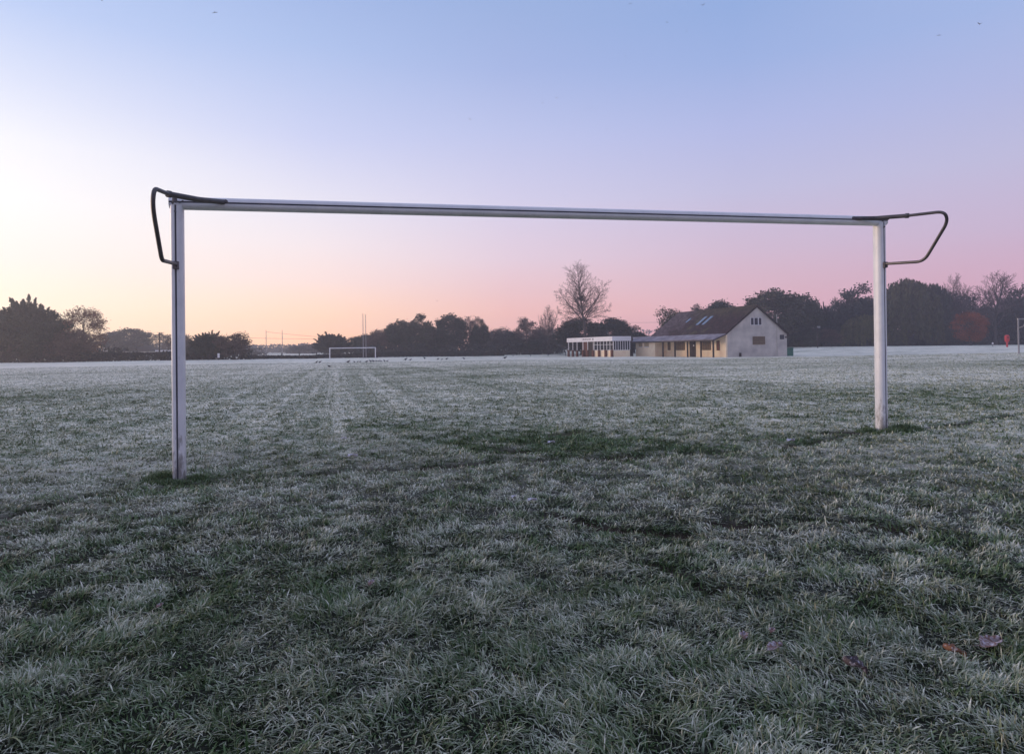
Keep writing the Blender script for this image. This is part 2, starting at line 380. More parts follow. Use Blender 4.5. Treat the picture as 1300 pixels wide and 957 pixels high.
class MB:
    def __init__(s): s.v = []; s.f = []
    def add(s, vs, fs):
        b = len(s.v); s.v += [tuple(v) for v in vs]; s.f += [tuple(i + b for i in f) for f in fs]; return s
    def box(s, x0, x1, y0, y1, z0, z1):
        return s.add([(x0, y0, z0), (x1, y0, z0), (x1, y1, z0), (x0, y1, z0), (x0, y0, z1), (x1, y0, z1), (x1, y1, z1), (x0, y1, z1)],
                     [(0, 3, 2, 1), (4, 5, 6, 7), (0, 1, 5, 4), (1, 2, 6, 5), (2, 3, 7, 6), (3, 0, 4, 7)])
    def tube(s, pts, rad, n=10, rads=None):
        pts = [Vector(p) for p in pts]; rings = []; ref = None
        for i, p in enumerate(pts):
            t = (pts[min(i + 1, len(pts) - 1)] - pts[max(i - 1, 0)]).normalized()
            if ref is None: ref = Vector((0, 0, 1)) if abs(t.z) < .9 else Vector((1, 0, 0))
            sd = t.cross(ref).normalized(); up = sd.cross(t).normalized(); ref = up
            rr = rads[i] if rads else rad
            rings.append([p + rr * (math.cos(2 * math.pi * k / n) * sd + math.sin(2 * math.pi * k / n) * up) for k in range(n)])
        vs = [v for r_ in rings for v in r_]; fs = []
        for i in range(len(rings) - 1):
            for k in range(n):
                fs.append((i * n + k, i * n + (k + 1) % n, (i + 1) * n + (k + 1) % n, (i + 1) * n + k))
        fs.append(tuple(range(n))[::-1]); fs.append(tuple((len(rings) - 1) * n + k for k in range(n)))
        return s.add(vs, fs)
    def extrude(s, prof, M0, M1):
        n = len(prof); vs = [M0 @ Vector((x, y, 0)) for x, y in prof] + [M1 @ Vector((x, y, 0)) for x, y in prof]
        fs = [(k, (k + 1) % n, n + (k + 1) % n, n + k) for k in range(n)] + [tuple(range(n))[::-1], tuple(range(n, 2 * n))]
        return s.add(vs, fs)
    def ellipsoid(s, c, r, nu=10, nv=7, Mx=None):
        vs = []; fs = []
        for j in range(nv + 1):
            th = math.pi * j / nv
            for i in range(nu):
                ph = 2 * math.pi * i / nu
                v = Vector((r[0] * math.sin(th) * math.cos(ph), r[1] * math.sin(th) * math.sin(ph), r[2] * math.cos(th)))
                if Mx is not None: v = Mx @ v
                vs.append(v + Vector(c))
        for j in range(nv):
            for i in range(nu):
                fs.append((j * nu + i, (j + 1) * nu + i, (j + 1) * nu + (i + 1) % nu, j * nu + (i + 1) % nu))
        return s.add(vs, fs)
    def build(s, name, mt, parent=None, smooth=False, bevel=0, label=None):
        me = bpy.data.meshes.new(name); me.from_pydata([tuple(v) for v in s.v], [], s.f); me.materials.append(mt); me.validate()
        import bmesh
        bm = bmesh.new(); bm.from_mesh(me); bmesh.ops.remove_doubles(bm, verts=bm.verts, dist=1e-6); bmesh.ops.recalc_face_normals(bm, faces=bm.faces)
        bm.to_mesh(me); bm.free()
        if smooth:
            me.polygons.foreach_set('use_smooth', [True] * len(me.polygons))
            me.set_sharp_from_angle(angle=R(35))
        o = bpy.data.objects.new(name, me); COL.objects.link(o)
        if parent is not None: o.parent = parent
        if bevel:
            md = o.modifiers.new('bevel', 'BEVEL'); md.width = bevel; md.segments = 2; md.limit_method = 'ANGLE'
        if label: o['label'] = label
        return o

# ------------------------------------------------------------------ camera, world, sun
cd = bpy.data.cameras.new('camera'); co = bpy.data.objects.new('camera', cd); COL.objects.link(co); sc.camera = co
cd.sensor_width = 36; cd.sensor_fit = 'HORIZONTAL'; cd.lens = 36 * F / 1300; cd.shift_y = -44.5 / 1300; cd.clip_end = 4000; cd.clip_start = .05
mx = Matrix(((rv[0], uv[0], -fw[0], 0), (rv[1], uv[1], -fw[1], 0), (rv[2], uv[2], -fw[2], EYE), (0, 0, 0, 1)))
co.matrix_world = mx

def lin(c):
    return tuple(((v / 255) / 12.92 if v / 255 <= .04045 else (((v / 255) + .055) / 1.055) ** 2.4) for v in c)
GLOW = -60.0
w = bpy.data.worlds.new('World'); sc.world = w; w.use_nodes = True
nt = w.node_tree; nt.nodes.clear()
out = N(nt, 'ShaderNodeOutputWorld'); bg = N(nt, 'ShaderNodeBackground'); nt.links.new(bg.outputs[0], out.inputs[0])
tcg = N(nt, 'ShaderNodeTexCoord').outputs['Generated']
sx = N(nt, 'ShaderNodeSeparateXYZ'); nt.links.new(tcg, sx.inputs[0])
el = math_(nt, 'MULTIPLY', math_(nt, 'ARCSINE', sx.outputs[2]), 180 / math.pi / 60)      # 60 deg -> 1
gx, gy = math.sin(R(GLOW)), math.cos(R(GLOW))
dotp = math_(nt, 'ADD', math_(nt, 'MULTIPLY', sx.outputs[0], gx), math_(nt, 'MULTIPLY', sx.outputs[1], gy))
hl = math_(nt, 'SQRT', math_(nt, 'MAXIMUM', 1e-6, math_(nt, 'ADD', math_(nt, 'MULTIPLY', sx.outputs[0], sx.outputs[0]), math_(nt, 'MULTIPLY', sx.outputs[1], sx.outputs[1]))))
delta = math_(nt, 'MULTIPLY', math_(nt, 'ARCCOSINE', math_(nt, 'MINIMUM', 1, math_(nt, 'MAXIMUM', -1, math_(nt, 'DIVIDE', dotp, hl)))), 180 / math.pi)
#      delta: [(elevation deg, colour as displayed)]
SKY = {
    0:   [(-4, (255, 225, 180)), (2, (258, 234, 196)), (7, (262, 250, 235)), (13, (266, 262, 258)), (20, (258, 258, 262)), (28, (216, 226, 252)), (45, (168, 186, 228)), (60, (168, 176, 210))],
    21:  [(-4, (258, 226, 194)), (1, (260, 234, 206)), (3.5, (262, 243, 224)), (7, (258, 247, 241)), (11, (257, 253, 253)), (15, (249, 248, 255)), (19, (226, 231, 252)), (24, (194, 210, 247)), (32, (168, 190, 234)), (60, (168, 176, 210))],
    43:  [(-4, (252, 204, 184)), (1, (256, 210, 188)), (3, (257, 219, 198)), (6, (252, 227, 223)), (9, (246, 232, 237)), (12, (236, 231, 244)), (18, (207, 212, 244)), (25, (178, 196, 237)), (29, (166, 186, 231)), (60, (168, 176, 210))],
    60:  [(-4, (224, 182, 184)), (1, (230, 186, 188)), (3, (236, 192, 192)), (5, (234, 198, 204)), (8, (228, 207, 222)), (13, (213, 208, 234)), (19, (191, 198, 235)), (24, (170, 185, 229)), (29, (158, 179, 224)), (60, (168, 176, 210))],
    80:  [(-4, (206, 166, 186)), (1, (210, 168, 186)), (3, (217, 176, 190)), (5, (216, 182, 198)), (8, (209, 187, 209)), (13, (195, 192, 223)), (18, (180, 187, 229)), (23, (160, 179, 226)), (27, (150, 174, 223)), (60, (168, 176, 210))],
    99:  [(-4, (192, 156, 184)), (1, (196, 158, 182)), (3, (204, 165, 187)), (5, (205, 171, 194)), (8, (199, 180, 207)), (13, (190, 187, 219)), (18, (176, 184, 225)), (23, (163, 182, 227)), (60, (168, 176, 210))],
    180: [(-4, (150, 140, 180)), (2, (165, 148, 182)), (8, (182, 162, 192)), (15, (168, 168, 206)), (25, (150, 162, 206)), (60, (168, 176, 210))]}
HZD = .0011
def sky_col(dl, e, c):
    T_ = math.exp(-HZD * min(560, 20 / math.sin(R(max(e, .5)))))
    t = min(1, max(0, (dl - 21) / 40)) ; t2 = min(1, max(0, (dl - 60) / 40))
    hc = [a + (b_ - a) * t + (c_ - b_) * t2 for a, b_, c_ in zip((.60, .53, .62), (.48, .45, .57), (.33, .31, .45))]
    return tuple(min(1.5, max(.03, (v - (1 - T_) * h) / T_)) for v, h in zip(lin(c), hc))
prev = None; pd = None
for dl in sorted(SKY):
    st = [((e + 4) / 64, sky_col(dl, e, c)) for e, c in SKY[dl]]
    fac = math_(nt, 'MULTIPLY_ADD', el, 60 / 64, 4 / 64)
    c = ramp(nt, fac, st, 'EASE' if False else 'LINEAR')
    if prev is None: prev = c
    else:
        f = N(nt, 'ShaderNodeMapRange', interpolation_type='SMOOTHSTEP' if dl in (0, 180) else 'LINEAR'); f.inputs[1].default_value = pd; f.inputs[2].default_value = dl; nt.links.new(delta, f.inputs[0])
        prev = mixc(nt, f.outputs[0], prev, c)
    pd = dl
nt.links.new(prev, bg.inputs[0]); bg.inputs[1].default_value = 1.0

sd = bpy.data.lights.new('sun', 'SUN'); so = bpy.data.objects.new('sun', sd); COL.objects.link(so)
sd.energy = 1.5; sd.angle = R(14); sd.color = (1, .72, .55)
dirv = Vector((math.sin(R(GLOW - 8)) * math.cos(R(6)), math.cos(R(GLOW - 8)) * math.cos(R(6)), math.sin(R(6))))
so.rotation_euler = dirv.to_track_quat('Z', 'Y').to_euler(); so.location = (-30, 10, 20)
vs_ = sc.view_settings; vs_.view_transform = 'Standard'; vs_.look = 'None'; vs_.exposure = 0; vs_.gamma = 1; vs_.use_curve_mapping = False
sc.cycles.volume_bounces = 2; sc.cycles.max_bounces = 6; sc.cycles.use_denoising = True

# ------------------------------------------------------------------ ground mesh (polar sheet round the camera)
ang_f = np.concatenate([np.linspace(-52, 52, 560), np.linspace(56, 304, 63)]); ang_f = np.radians(ang_f)
rad = [0.25]
while rad[-1] < 480: rad.append(rad[-1] * 1.0125 + .004)
rad = np.array(rad)
A, Rr = np.meshgrid(ang_f, rad)
X = (Rr * np.sin(A)).ravel(); Y = (Rr * np.cos(A)).ravel()
Z, S = ground(X, Y, True)
Fr = frost(X, Y)
nA, nR = len(ang_f), len(rad)
idx = np.arange(nA * nR).reshape(nR, nA); nx = np.roll(idx, -1, axis=1)
faces = np.stack([idx[:-1], nx[:-1], nx[1:], idx[1:]], -1).reshape(-1, 4)[:, ::-1]
cen = len(X)
V = np.column_stack([X, Y, Z]); V = np.vstack([V, [[0, 0, gz(0, 0)]]])
tri = np.stack([idx[0], nx[0], np.full(nA, cen)], -1)
rr_ = np.hypot(X, Y)
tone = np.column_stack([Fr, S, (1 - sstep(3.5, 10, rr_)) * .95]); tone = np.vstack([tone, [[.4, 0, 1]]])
g_ob = npmesh('ground', V, [faces, tri], M['turf'], tone=tone, smooth=True); tag(g_ob, kind='structure')

# ------------------------------------------------------------------ grass
def blades(x, y, L, wd, lean, az, fr, rnd):
    n = len(x); z = ground(x, y) - .004
    T = np.array([0, .38, .74, 1.0])
    ca, sa = np.cos(az), np.sin(az); V = np.zeros((n, 7, 3), np.float32); tn = np.zeros((n, 7, 3), np.float32)
    bend = RNG.normal(0, .5, n)
    k = 0
    for j, t in enumerate(T):
        h = L * lean * t ** 1.7; side = L * bend * t * t * .5
        zz = L * (t - .5 * np.minimum(lean, 1.3) * t ** 2.2) * (1 - .15 * np.minimum(lean, 1))
        cx = x + ca * h - sa * side; cy = y + sa * h + ca * side; cz = z + np.maximum(zz, .002 * t)
        hw = wd * (.5, .46, .30, 0)[j]
        tw = az + math.pi / 2 + bend * t
        for s in ((-1, 1) if j < 3 else (0,)):
            V[:, k, 0] = cx + s * hw * np.cos(tw); V[:, k, 1] = cy + s * hw * np.sin(tw); V[:, k, 2] = cz
            tn[:, k, 0] = fr; tn[:, k, 1] = t; tn[:, k, 2] = rnd; k += 1
    b = (np.arange(n) * 7)[:, None]
    q = np.concatenate([b + np.array([[0, 1, 3, 2]]), b + np.array([[2, 3, 5, 4]])]); t3 = b + np.array([[4, 5, 6]])
    return V.reshape(-1, 3), q, t3, tn.reshape(-1, 3)
D0 = 16500
def sample_r(n, r1, r2, p):   # density ~ r^-p
    u = RNG.random(n)
    e = 2 - p
    if abs(e) < 1e-6: return r1 * (r2 / r1) ** u
    return (r1 ** e + u * (r2 ** e - r1 ** e)) ** (1 / e)
th = R(96)
n1 = int(.5 * th * (2.6 ** 2 - .95 ** 2) * D0)
n2 = int(th * D0 * 2.6 ** 2 * math.log(70 / 2.6))
r1 = sample_r(n1, .95, 2.6, 0); r2 = sample_r(n2, 2.6, 70, 2)
rr = np.concatenate([r1, r2]); aa = RNG.uniform(-th / 2, th / 2, len(rr))
gx_, gy_ = rr * np.sin(aa), rr * np.cos(aa)
cl = fbm(gx_ / .10, gy_ / .09, 71, 2); cl2 = fbm(gx_ / .9, gy_ / .9, 72, 2)
keep = RNG.random(len(rr)) < (.75 + .35 * sstep(.25, .6, cl))
_, so_ = furrow(gx_, gy_, rr)
keep &= RNG.random(len(rr)) > so_ * .9
gx_, gy_, rr, cl, cl2 = gx_[keep], gy_[keep], rr[keep], cl[keep], cl2[keep]
n = len(rr)
fr = frost(gx_, gy_)
frb = np.clip(fr * 1.1 - .05 + RNG.normal(0, .26, n), 0, 1)
rnd = np.clip(RNG.beta(2, 2.4, n) + (fr < .3) * -.1, 0, 1)
L = RNG.uniform(.018, .050, n) * (.62 + .75 * sstep(.25, .75, cl)) * (.85 + .35 * cl2)
L *= 1 - .35 * sstep(8, 40, rr) 
wd = np.clip(RNG.gamma(6, .00066, n), .0018, .008) * np.maximum(1, rr / 2.6) ** .93
lean = np.abs(RNG.normal(.72, .42, n))
azn = fbm(gx_ / .3, gy_ / .3, 81, 2) * 9 + RNG.normal(0, 1.1, n)
V1 = blades(gx_, gy_, L, wd, lean, azn, frb, rnd)
# tall unfrosted tufts round the post feet
sets = [V1]
for (cx, cy, ex, ey, cnt, hh) in [(pL[0] - .14, pL[1] + .0, .13, .06, 1600, .085), (pL[0] - .02, pL[1] - .12, .17, .05, 1300, .045), (pL[0] + .14, pL[1] + .02, .10, .05, 800, .06), (pR[0] + .2, pR[1] - .02, .2, .11, 2400, .10), (pR[0] + .02, pR[1] - .16, .22, .08, 1500, .05), (pR[0] - .16, pR[1] - .04, .13, .08, 900, .05)]:
    x = cx + RNG.normal(0, ex * .6, cnt); y = cy + RNG.normal(0, ey * .8, cnt)
    q = np.exp(-(((x - cx) / ex) ** 2 + ((y - cy) / ey) ** 2) * .6)
    sets.append(blades(x, y, RNG.uniform(.5, 1.1, cnt) * hh * (.4 + q), RNG.uniform(.004, .007, cnt), np.abs(RNG.normal(.45, .3, cnt)), RNG.uniform(0, 6.28, cnt), np.clip(RNG.normal(.05, .1, cnt), 0, .4), RNG.uniform(.1, .75, cnt)))
off = 0; Vs, Qs, Ts, Tn = [], [], [], []
for v, q, t, tn in sets:
    Vs.append(v); Qs.append(q + off); Ts.append(t + off); Tn.append(tn); off += len(v)
go = npmesh('grass', np.vstack(Vs), [np.vstack(Qs), np.vstack(Ts)], M['blade'], tone=np.vstack(Tn))
tag(go, 'frosted short grass covering the playing field with greener tufts', 'grass', kind='stuff')

# ------------------------------------------------------------------ near goal
def goal_profile(a, b_, n=36, gw=.0075, gd=.010):
    """oval section: half sizes a (along), b_ (front to back) with a groove in the middle of the rear (-y)"""
    pts = []
    for k in range(n):
        t = 2 * math.pi * (k + .5) / n - math.pi / 2 
        x, y = a * math.copysign(abs(math.cos(t)) ** .8, math.cos(t)), b_ * math.copysign(abs(math.sin(t)) ** .8, math.sin(t))
        pts.append((x, y))
    pts = [p for p in pts if not (abs(p[0]) < gw and p[1] < 0)]
    # insert groove
    i = min(range(len(pts)), key=lambda q: (pts[q][0] if (pts[q][1] < 0 and pts[q][0] > 0) else 9))
    j = (i - 1) % len(pts)
    yb = -b_ * .985
    ins = [(-gw, yb), (-gw, yb + gd), (gw, yb + gd), (gw, yb)]
    return pts[:i] + ins + pts[i:] if True else pts
def frame(pos, xd, yd):
    zd = Vector(xd).cross(Vector(yd))
    m_ = Matrix.Identity(4)
    for i, a in enumerate((xd, yd, zd)):
        for k in range(3): m_[k][i] = a[k]
    m_.translation = Vector(pos); return m_
g3 = Vector((gdir[0], gdir[1], 0)); n3 = Vector((ndir[0], ndir[1], 0))
topL = P(225, 262, PLd - .02); topR = P(1116, 283, PRd - .02)
goal = empty('football_goal', (gmid[0], gmid[1], 0), 0, label='large white goal frame without a net standing close by on the frosted grass', cat='goal')
gl = Vector(goal.location)
HA, HB = .052, .070
def post(base, top):
    b0 = Vector(base) - gl; b0.z = gz(base[0], base[1]) - .12; t0 = Vector(top) - gl
    prof = goal_profile(HA, HB)
    mb = MB(); mb.extrude(prof, frame(b0, g3, n3), frame(t0, g3, n3))
    o = mb.build('post', M['paint'], goal, smooth=True)
    st = MB(); 
    for off_ in (0,):
        st.extrude([(-.0062, -HB * .985 + .004), (.0062, -HB * .985 + .004), (.0062, -HB * .985 + .0085), (-.0062, -HB * .985 + .0085)], frame(b0, g3, n3), frame(t0, g3, n3))
    st.build('net_channel', M['groove'], o)
    # small lead screw collar at top
    return o
pl_o = post(pL, topL); pr_o = post(pR, topR)
cL = P(225, 258.5, PLd) ; cR = P(1117, 281, PRd)
cLv = Vector(cL) - gl - g3 * .055; cRv = Vector(cR) - gl + g3 * .055
bx = (cRv - cLv).normalized(); upv = bx.cross(n3).normalized() * 1
# profile x -> up, y -> n
prof = goal_profile(.054, .066)
mbc = MB(); mbc.extrude(prof, frame(cLv, upv, n3), frame(cRv, upv, n3)); cb = mbc.build('crossbar', M['paint'], goal, smooth=True)
st = MB(); st.extrude([(-.0062, -.066 * .985 + .004), (.0062, -.066 * .985 + .004), (.0062, -.0565), (-.0062, -.0565)], frame(cLv, upv, n3), frame(cRv, upv, n3)); st.build('net_channel', M['groove'], cb)
def smooth_path(pts, radii_, seg=6):
    """round the inner corners"""
    pts = [Vector(p) for p in pts]; outp = [pts[0]]
    for i in range(1, len(pts) - 1):
        a, b_, c = pts[i - 1], pts[i], pts[i + 1]; r_ = radii_[i - 1]
        p1 = b_ + (a - b_).normalized() * min(r_, (a - b_).length * .45); p2 = b_ + (c - b_).normalized() * min(r_, (c - b_).length * .45)
        for k in range(seg + 1):
            t = k / seg; outp.append((1 - t) ** 2 * p1 + 2 * t * (1 - t) * b_ + t * t * p2)
    outp.append(pts[-1]); return outp
def back(pb, b_, dpt):   # depth of a point b_ metres behind the goal line at post depth
    return dpt - b_ * n3.y
def stanchion(side):
    if side < 0:
        pp = [P(287, 257, 5.60), P(252, 253.5, 5.30), P(214, 246.5, 5.05), P(195.5, 239, 4.74), P(193.5, 262, 4.74), P(205.5, 330.5, 4.98), P(223, 335, 5.44)]
        rad_ = [.08, .05, .06, .12, .05]; sl = (0, 2); bolt = pp[0]; foot = pp[-1]
    else:
        pp = [P(1082, 277.5, 7.34), P(1112, 277, 7.30), P(1152, 274, 7.02), P(1199, 268.5, 6.64), P(1203.5, 281, 6.66), P(1173, 332, 6.96), P(1124, 335, 7.40)]
        rad_ = [.1, .05, .09, .09, .09]; sl = (0, 2); bolt = pp[0]; foot = pp[-1]
    q = [Vector(p) - gl for p in pp]
    mb = MB(); mb.tube(smooth_path(q[1:], rad_[1:]), .0165, 10); o = mb.build('net_support', M['steel'], goal, smooth=True)
    mb = MB(); mb.tube([q[0], q[1], q[2]], .023, 10); mb.tube([q[2] - (q[2] - q[1]).normalized() * .02, q[2] + (q[2] - q[1]).normalized() * .012], .028, 10); mb.build('sleeve', M['steel'], o, smooth=True)
    mb = MB(); mb.tube([q[0] - n3 * .03, q[0] + n3 * .05], .02, 8); mb.build('bolt', M['steel'], o, smooth=True); mb = MB()
    fq = q[-1]
    mb.box(fq.x - .02, fq.x + .02, fq.y - .015, fq.y + .05, fq.z - .045, fq.z + .022); mb.build('clamp', M['steel'], o)
stanchion(-1); stanchion(1)
for tp in (topL, topR):
    t0 = Vector(tp) - gl
    for dx, dz in ((-.02, .01), (.035, .02), (.06, .03), (.0, -.06)):
        c = t0 + g3 * dx + Vector((0, 0, dz)) - n3 * .068
        mb = MB(); mb.tube([c, c - n3 * .012], .009, 8); mb.build('bolt', M['steel'], goal, smooth=True)
    mb = MB(); mb.tube([t0 - n3 * .085 + Vector((0, 0, .015)), t0 - n3 * .085 + Vector((0, 0, .055))], .02, 8)
    mb.build('bracket', M['steel'], goal, smooth=True)

# ------------------------------------------------------------------ trees
def leafquads(C, size, up=0.0, aspect=(.6, 1.4), dirs=None):
    n = len(C)
    a = RNG.normal(size=(n, 3)) if dirs is None else dirs + RNG.normal(size=(n, 3)) * .25
    a /= np.linalg.norm(a, axis=1)[:, None]
    b_ = RNG.normal(size=(n, 3)); b_ -= a * (a * b_).sum(1)[:, None]; b_ /= np.linalg.norm(b_, axis=1)[:, None]
    s = size * RNG.uniform(.6, 1.4, n); s2 = s * RNG.uniform(*aspect, n)
    q = np.stack([C - a * s[:, None] * .5 , C + b_ * s2[:, None] * .35, C + a * s[:, None] * .5, C - b_ * s2[:, None] * .35], 1)
    return q.reshape(-1, 3), np.arange(n * 4).reshape(n, 4)
def tubes_np(segs):
    """segs: list of (p0,p1,r0,r1) -> 3-sided prisms"""
    if not segs: return np.zeros((0, 3)), np.zeros((0, 4), int)
    P0 = np.array([s[0] for s in segs]); P1 = np.array([s[1] for s in segs]); r0_ = np.array([s[2] for s in segs]); r1_ = np.array([s[3] for s in segs])
    t = P1 - P0; t /= np.linalg.norm(t, axis=1)[:, None] + 1e-9
    ref = np.where(np.abs(t[:, 2:3]) < .9, np.array([[0, 0, 1.0]]), np.array([[1.0, 0, 0]]))
    s = np.cross(t, ref); s /= np.linalg.norm(s, axis=1)[:, None]; u = np.cross(s, t)
    k = 4; vs = []
    for (Pp, rr_) in ((P0, r0_), (P1, r1_)):
        for i in range(k):
            a = 2 * math.pi * i / k
            vs.append(Pp + (math.cos(a) * s + math.sin(a) * u) * rr_[:, None])
    V = np.stack(vs, 1).reshape(-1, 3); n = len(segs); b_ = (np.arange(n) * 2 * k)[:, None]
    Fq = np.concatenate([b_ + np.array([[i, (i + 1) % k, k + (i + 1) % k, k + i]]) for i in range(k)])
    return V, Fq
def grow(segs, p, d, length, r, level, maxlevel, rs, upb=.12, nch=(7, 6, 5, 4), spread=.85, lenf=.5, wob=.16, lvl=None, r_min=.012, start=.22):
    nseg = 6 if level < 2 else (4 if level == 2 else 3)
    d = np.array(d, float); d /= np.linalg.norm(d); pts = [np.array(p, float)]; dirs = [d]
    for i in range(nseg):
        d = d + rs.normal(size=3) * wob * (.5 if level == 0 else 1) + np.array([0, 0, upb]); d /= np.linalg.norm(d)
        pts.append(pts[-1] + d * length / nseg); dirs.append(d)
    rads = [max(r_min, r * (1 - .85 * i / nseg)) for i in range(nseg + 1)]
    for i in range(nseg): segs.append((pts[i], pts[i + 1], rads[i], rads[i + 1], level))
    if level >= maxlevel: return
    k = nch[min(level, len(nch) - 1)]
    az = rs.uniform(0, 6.28)
    for j in range(k):
        t = start + (1 - start) * (j + rs.uniform(.2, .8)) / k if level == 0 else .12 + .88 * (j + rs.uniform(.1, .9)) / k
        i = min(int(t * nseg), nseg - 1); fr_ = t * nseg - i; q = pts[i] * (1 - fr_) + pts[i + 1] * fr_; dd = dirs[i + 1]
        az += 2.4 + rs.normal() * .3
        sd = np.cross(dd, [0.3, 0.2, 1] if abs(dd[2]) < .9 else [1, 0, 0]); sd /= np.linalg.norm(sd); up_ = np.cross(sd, dd)
        side = math.cos(az) * sd + math.sin(az) * up_
        nd = dd * math.cos(spread) + side * math.sin(spread * rs.uniform(.75, 1.2))
        ll = length * lenf * (1.15 - .75 * t if level == 0 else 1.1 - .55 * t) * rs.uniform(.75, 1.2)
        grow(segs, q, nd, ll, max(r_min, rads[i] * .55), level + 1, maxlevel, rs, upb, nch, spread, lenf, wob, r_min=r_min, start=start)

PROTO = {}
def finish(name, tr, crV, crF, crT, twig=False):
    PROTO[name] = (tr, (crV, crF, crT), twig)
def trunk_segs(H, W, rs, bare_to=.7, k=9, r=.03):
    s = []
    grow(s, (0, 0, -.1), (rs.normal() * .05, rs.normal() * .05, 1), H * bare_to, H * r, 0, 2, rs, .08, (k, 3), .8, .55, .12, r_min=.03)
    return s
def mk_round(name, seed, blobs=95, leaves=210, base=.14, rag=.2, size=.32, top=1.0, flat=1.0, single=False):
    global RNG
    rs = np.random.default_rng(seed); H, W = 10, 8
    C = []; tone = []
    lobes = [(0, 0, .58 * H, .28 * W, .33 * H)]
    for k in range(6):
        a_ = k * 1.05 + rs.uniform(0, .8); q_ = rs.uniform(.16, .27) * W
        lobes.append((math.cos(a_) * q_, math.sin(a_) * q_, rs.uniform(.26, .56) * H, rs.uniform(.19, .26) * W, rs.uniform(.22, .32) * H))
    if single: lobes = [(0, 0, .54 * H, .38 * W, .40 * H)] * 7
    for k in range(blobs):
        lx_, ly_, lz_, lr_, lh_ = lobes[0] if rs.random() < .3 else lobes[rs.integers(1, 7)]
        v = rs.normal(size=3); v /= np.linalg.norm(v); rr_ = rs.uniform(.25, 1.0) ** (.25 if single else .5)
        c = np.array([lx_ + v[0] * rr_ * lr_, ly_ + v[1] * rr_ * lr_, max(base * H * .5 + .3, lz_ + v[2] * rr_ * lh_)])
        br = rs.uniform(.55, 1.15)
        n = int(leaves * br * br)
        q = rs.normal(size=(n, 3)); q /= np.linalg.norm(q, axis=1)[:, None]; q *= (rs.random(n) ** .45)[:, None] * br * np.array([1, 1, .75])
        q += rs.normal(size=(n, 3)) * rag
        C.append(c + q); tone.append(np.full(n, rs.uniform(.6, 1.45)))
    C = np.vstack(C); tone = np.concatenate(tone); C[:, 2] = np.maximum(C[:, 2], .1)
    sv = RNG; RNG = rs; V, Fq = leafquads(C, size); RNG = sv
    tn = np.repeat(tone * rs.uniform(.75, 1.25, len(tone)), 4)[:, None].repeat(3, 1)
    finish(name, trunk_segs(H, W, rs), V, Fq, tn)
def mk_spiky(name, seed):
    global RNG
    rs = np.random.default_rng(seed); H, W = 10, 8; C = []; D = []; tone = []
    for k in range(210):
        a = rs.uniform(0, 6.28); ph = math.asin(rs.uniform(-.25, 1)); rr_ = rs.uniform(.72, 1.0) * (1.12 if rs.random() < .12 else 1)
        tip = np.array([math.cos(a) * math.cos(ph) * W * .46 * rr_, math.sin(a) * math.cos(ph) * W * .46 * rr_, H * (.38 + .54 * math.sin(ph) * rr_)])
        bs = np.array([tip[0] * .35, tip[1] * .35, max(.4, tip[2] * .62)]); d = tip - bs + np.array([0, 0, .5]); ln = np.linalg.norm(d); d = d / ln; z = bs[2] + .15 * ln * .3
        off_c = bs * np.array([1, 1, 0])
        m_ = int(125 * ln / 3 + 20); t = rs.random(m_) ** .7
        p = (off_c + np.array([0, 0, z - .3 * ln * .3]))[None] + d[None] * (t * ln)[:, None] + rs.normal(size=(m_, 3)) * (.30 * (1.12 - t))[:, None]
        C.append(p); D.append(np.tile(d + np.array([0, 0, .3]), (m_, 1))); tone.append(np.full(m_, rs.uniform(.6, 1.4)))
    C = np.vstack(C); D = np.vstack(D); tone = np.concatenate(tone); D /= np.linalg.norm(D, axis=1)[:, None]
    sv = RNG; RNG = rs; V, Fq = leafquads(C, .42, dirs=D, aspect=(.3, .6)); RNG = sv
    finish(name, trunk_segs(H, W, rs), V, Fq, np.repeat(tone, 4)[:, None].repeat(3, 1))
def mk_willow(name, seed, strands=420):
    global RNG
    rs = np.random.default_rng(seed); H, W = 10, 8; C = []; D = []; tone = []
    for k in range(strands):
        a = rs.uniform(0, 6.28); q = rs.random() ** .5; lump = 1 + .15 * math.sin(a * 3 + seed) + .1 * math.sin(a * 5)
        x, y = math.cos(a) * q * W * .46 * lump, math.sin(a) * q * W * .46 * lump
        zt = H * (.52 + .46 * math.sqrt(max(0, 1 - q * q))) * rs.uniform(.9, 1.0); ln = min(zt - .3, rs.uniform(1.2, 4.5) + q * 2.5)
        m_ = int(ln * 9) + 4; t = rs.random(m_)
        p = np.column_stack([x + rs.normal(size=m_) * .12 + math.cos(a) * .3 * t, y + rs.normal(size=m_) * .12, zt - t * ln])
        C.append(p); D.append(np.tile([0.05, 0, -1.0], (m_, 1))); tone.append(np.full(m_, rs.uniform(.6, 1.5)))
    C = np.vstack(C); D = np.vstack(D); tone = np.concatenate(tone)
    sv = RNG; RNG = rs; V, Fq = leafquads(C, .5, dirs=D, aspect=(.35, .6)); RNG = sv
    finish(name, trunk_segs(H, W, rs), V, Fq, np.repeat(tone, 4)[:, None].repeat(3, 1))
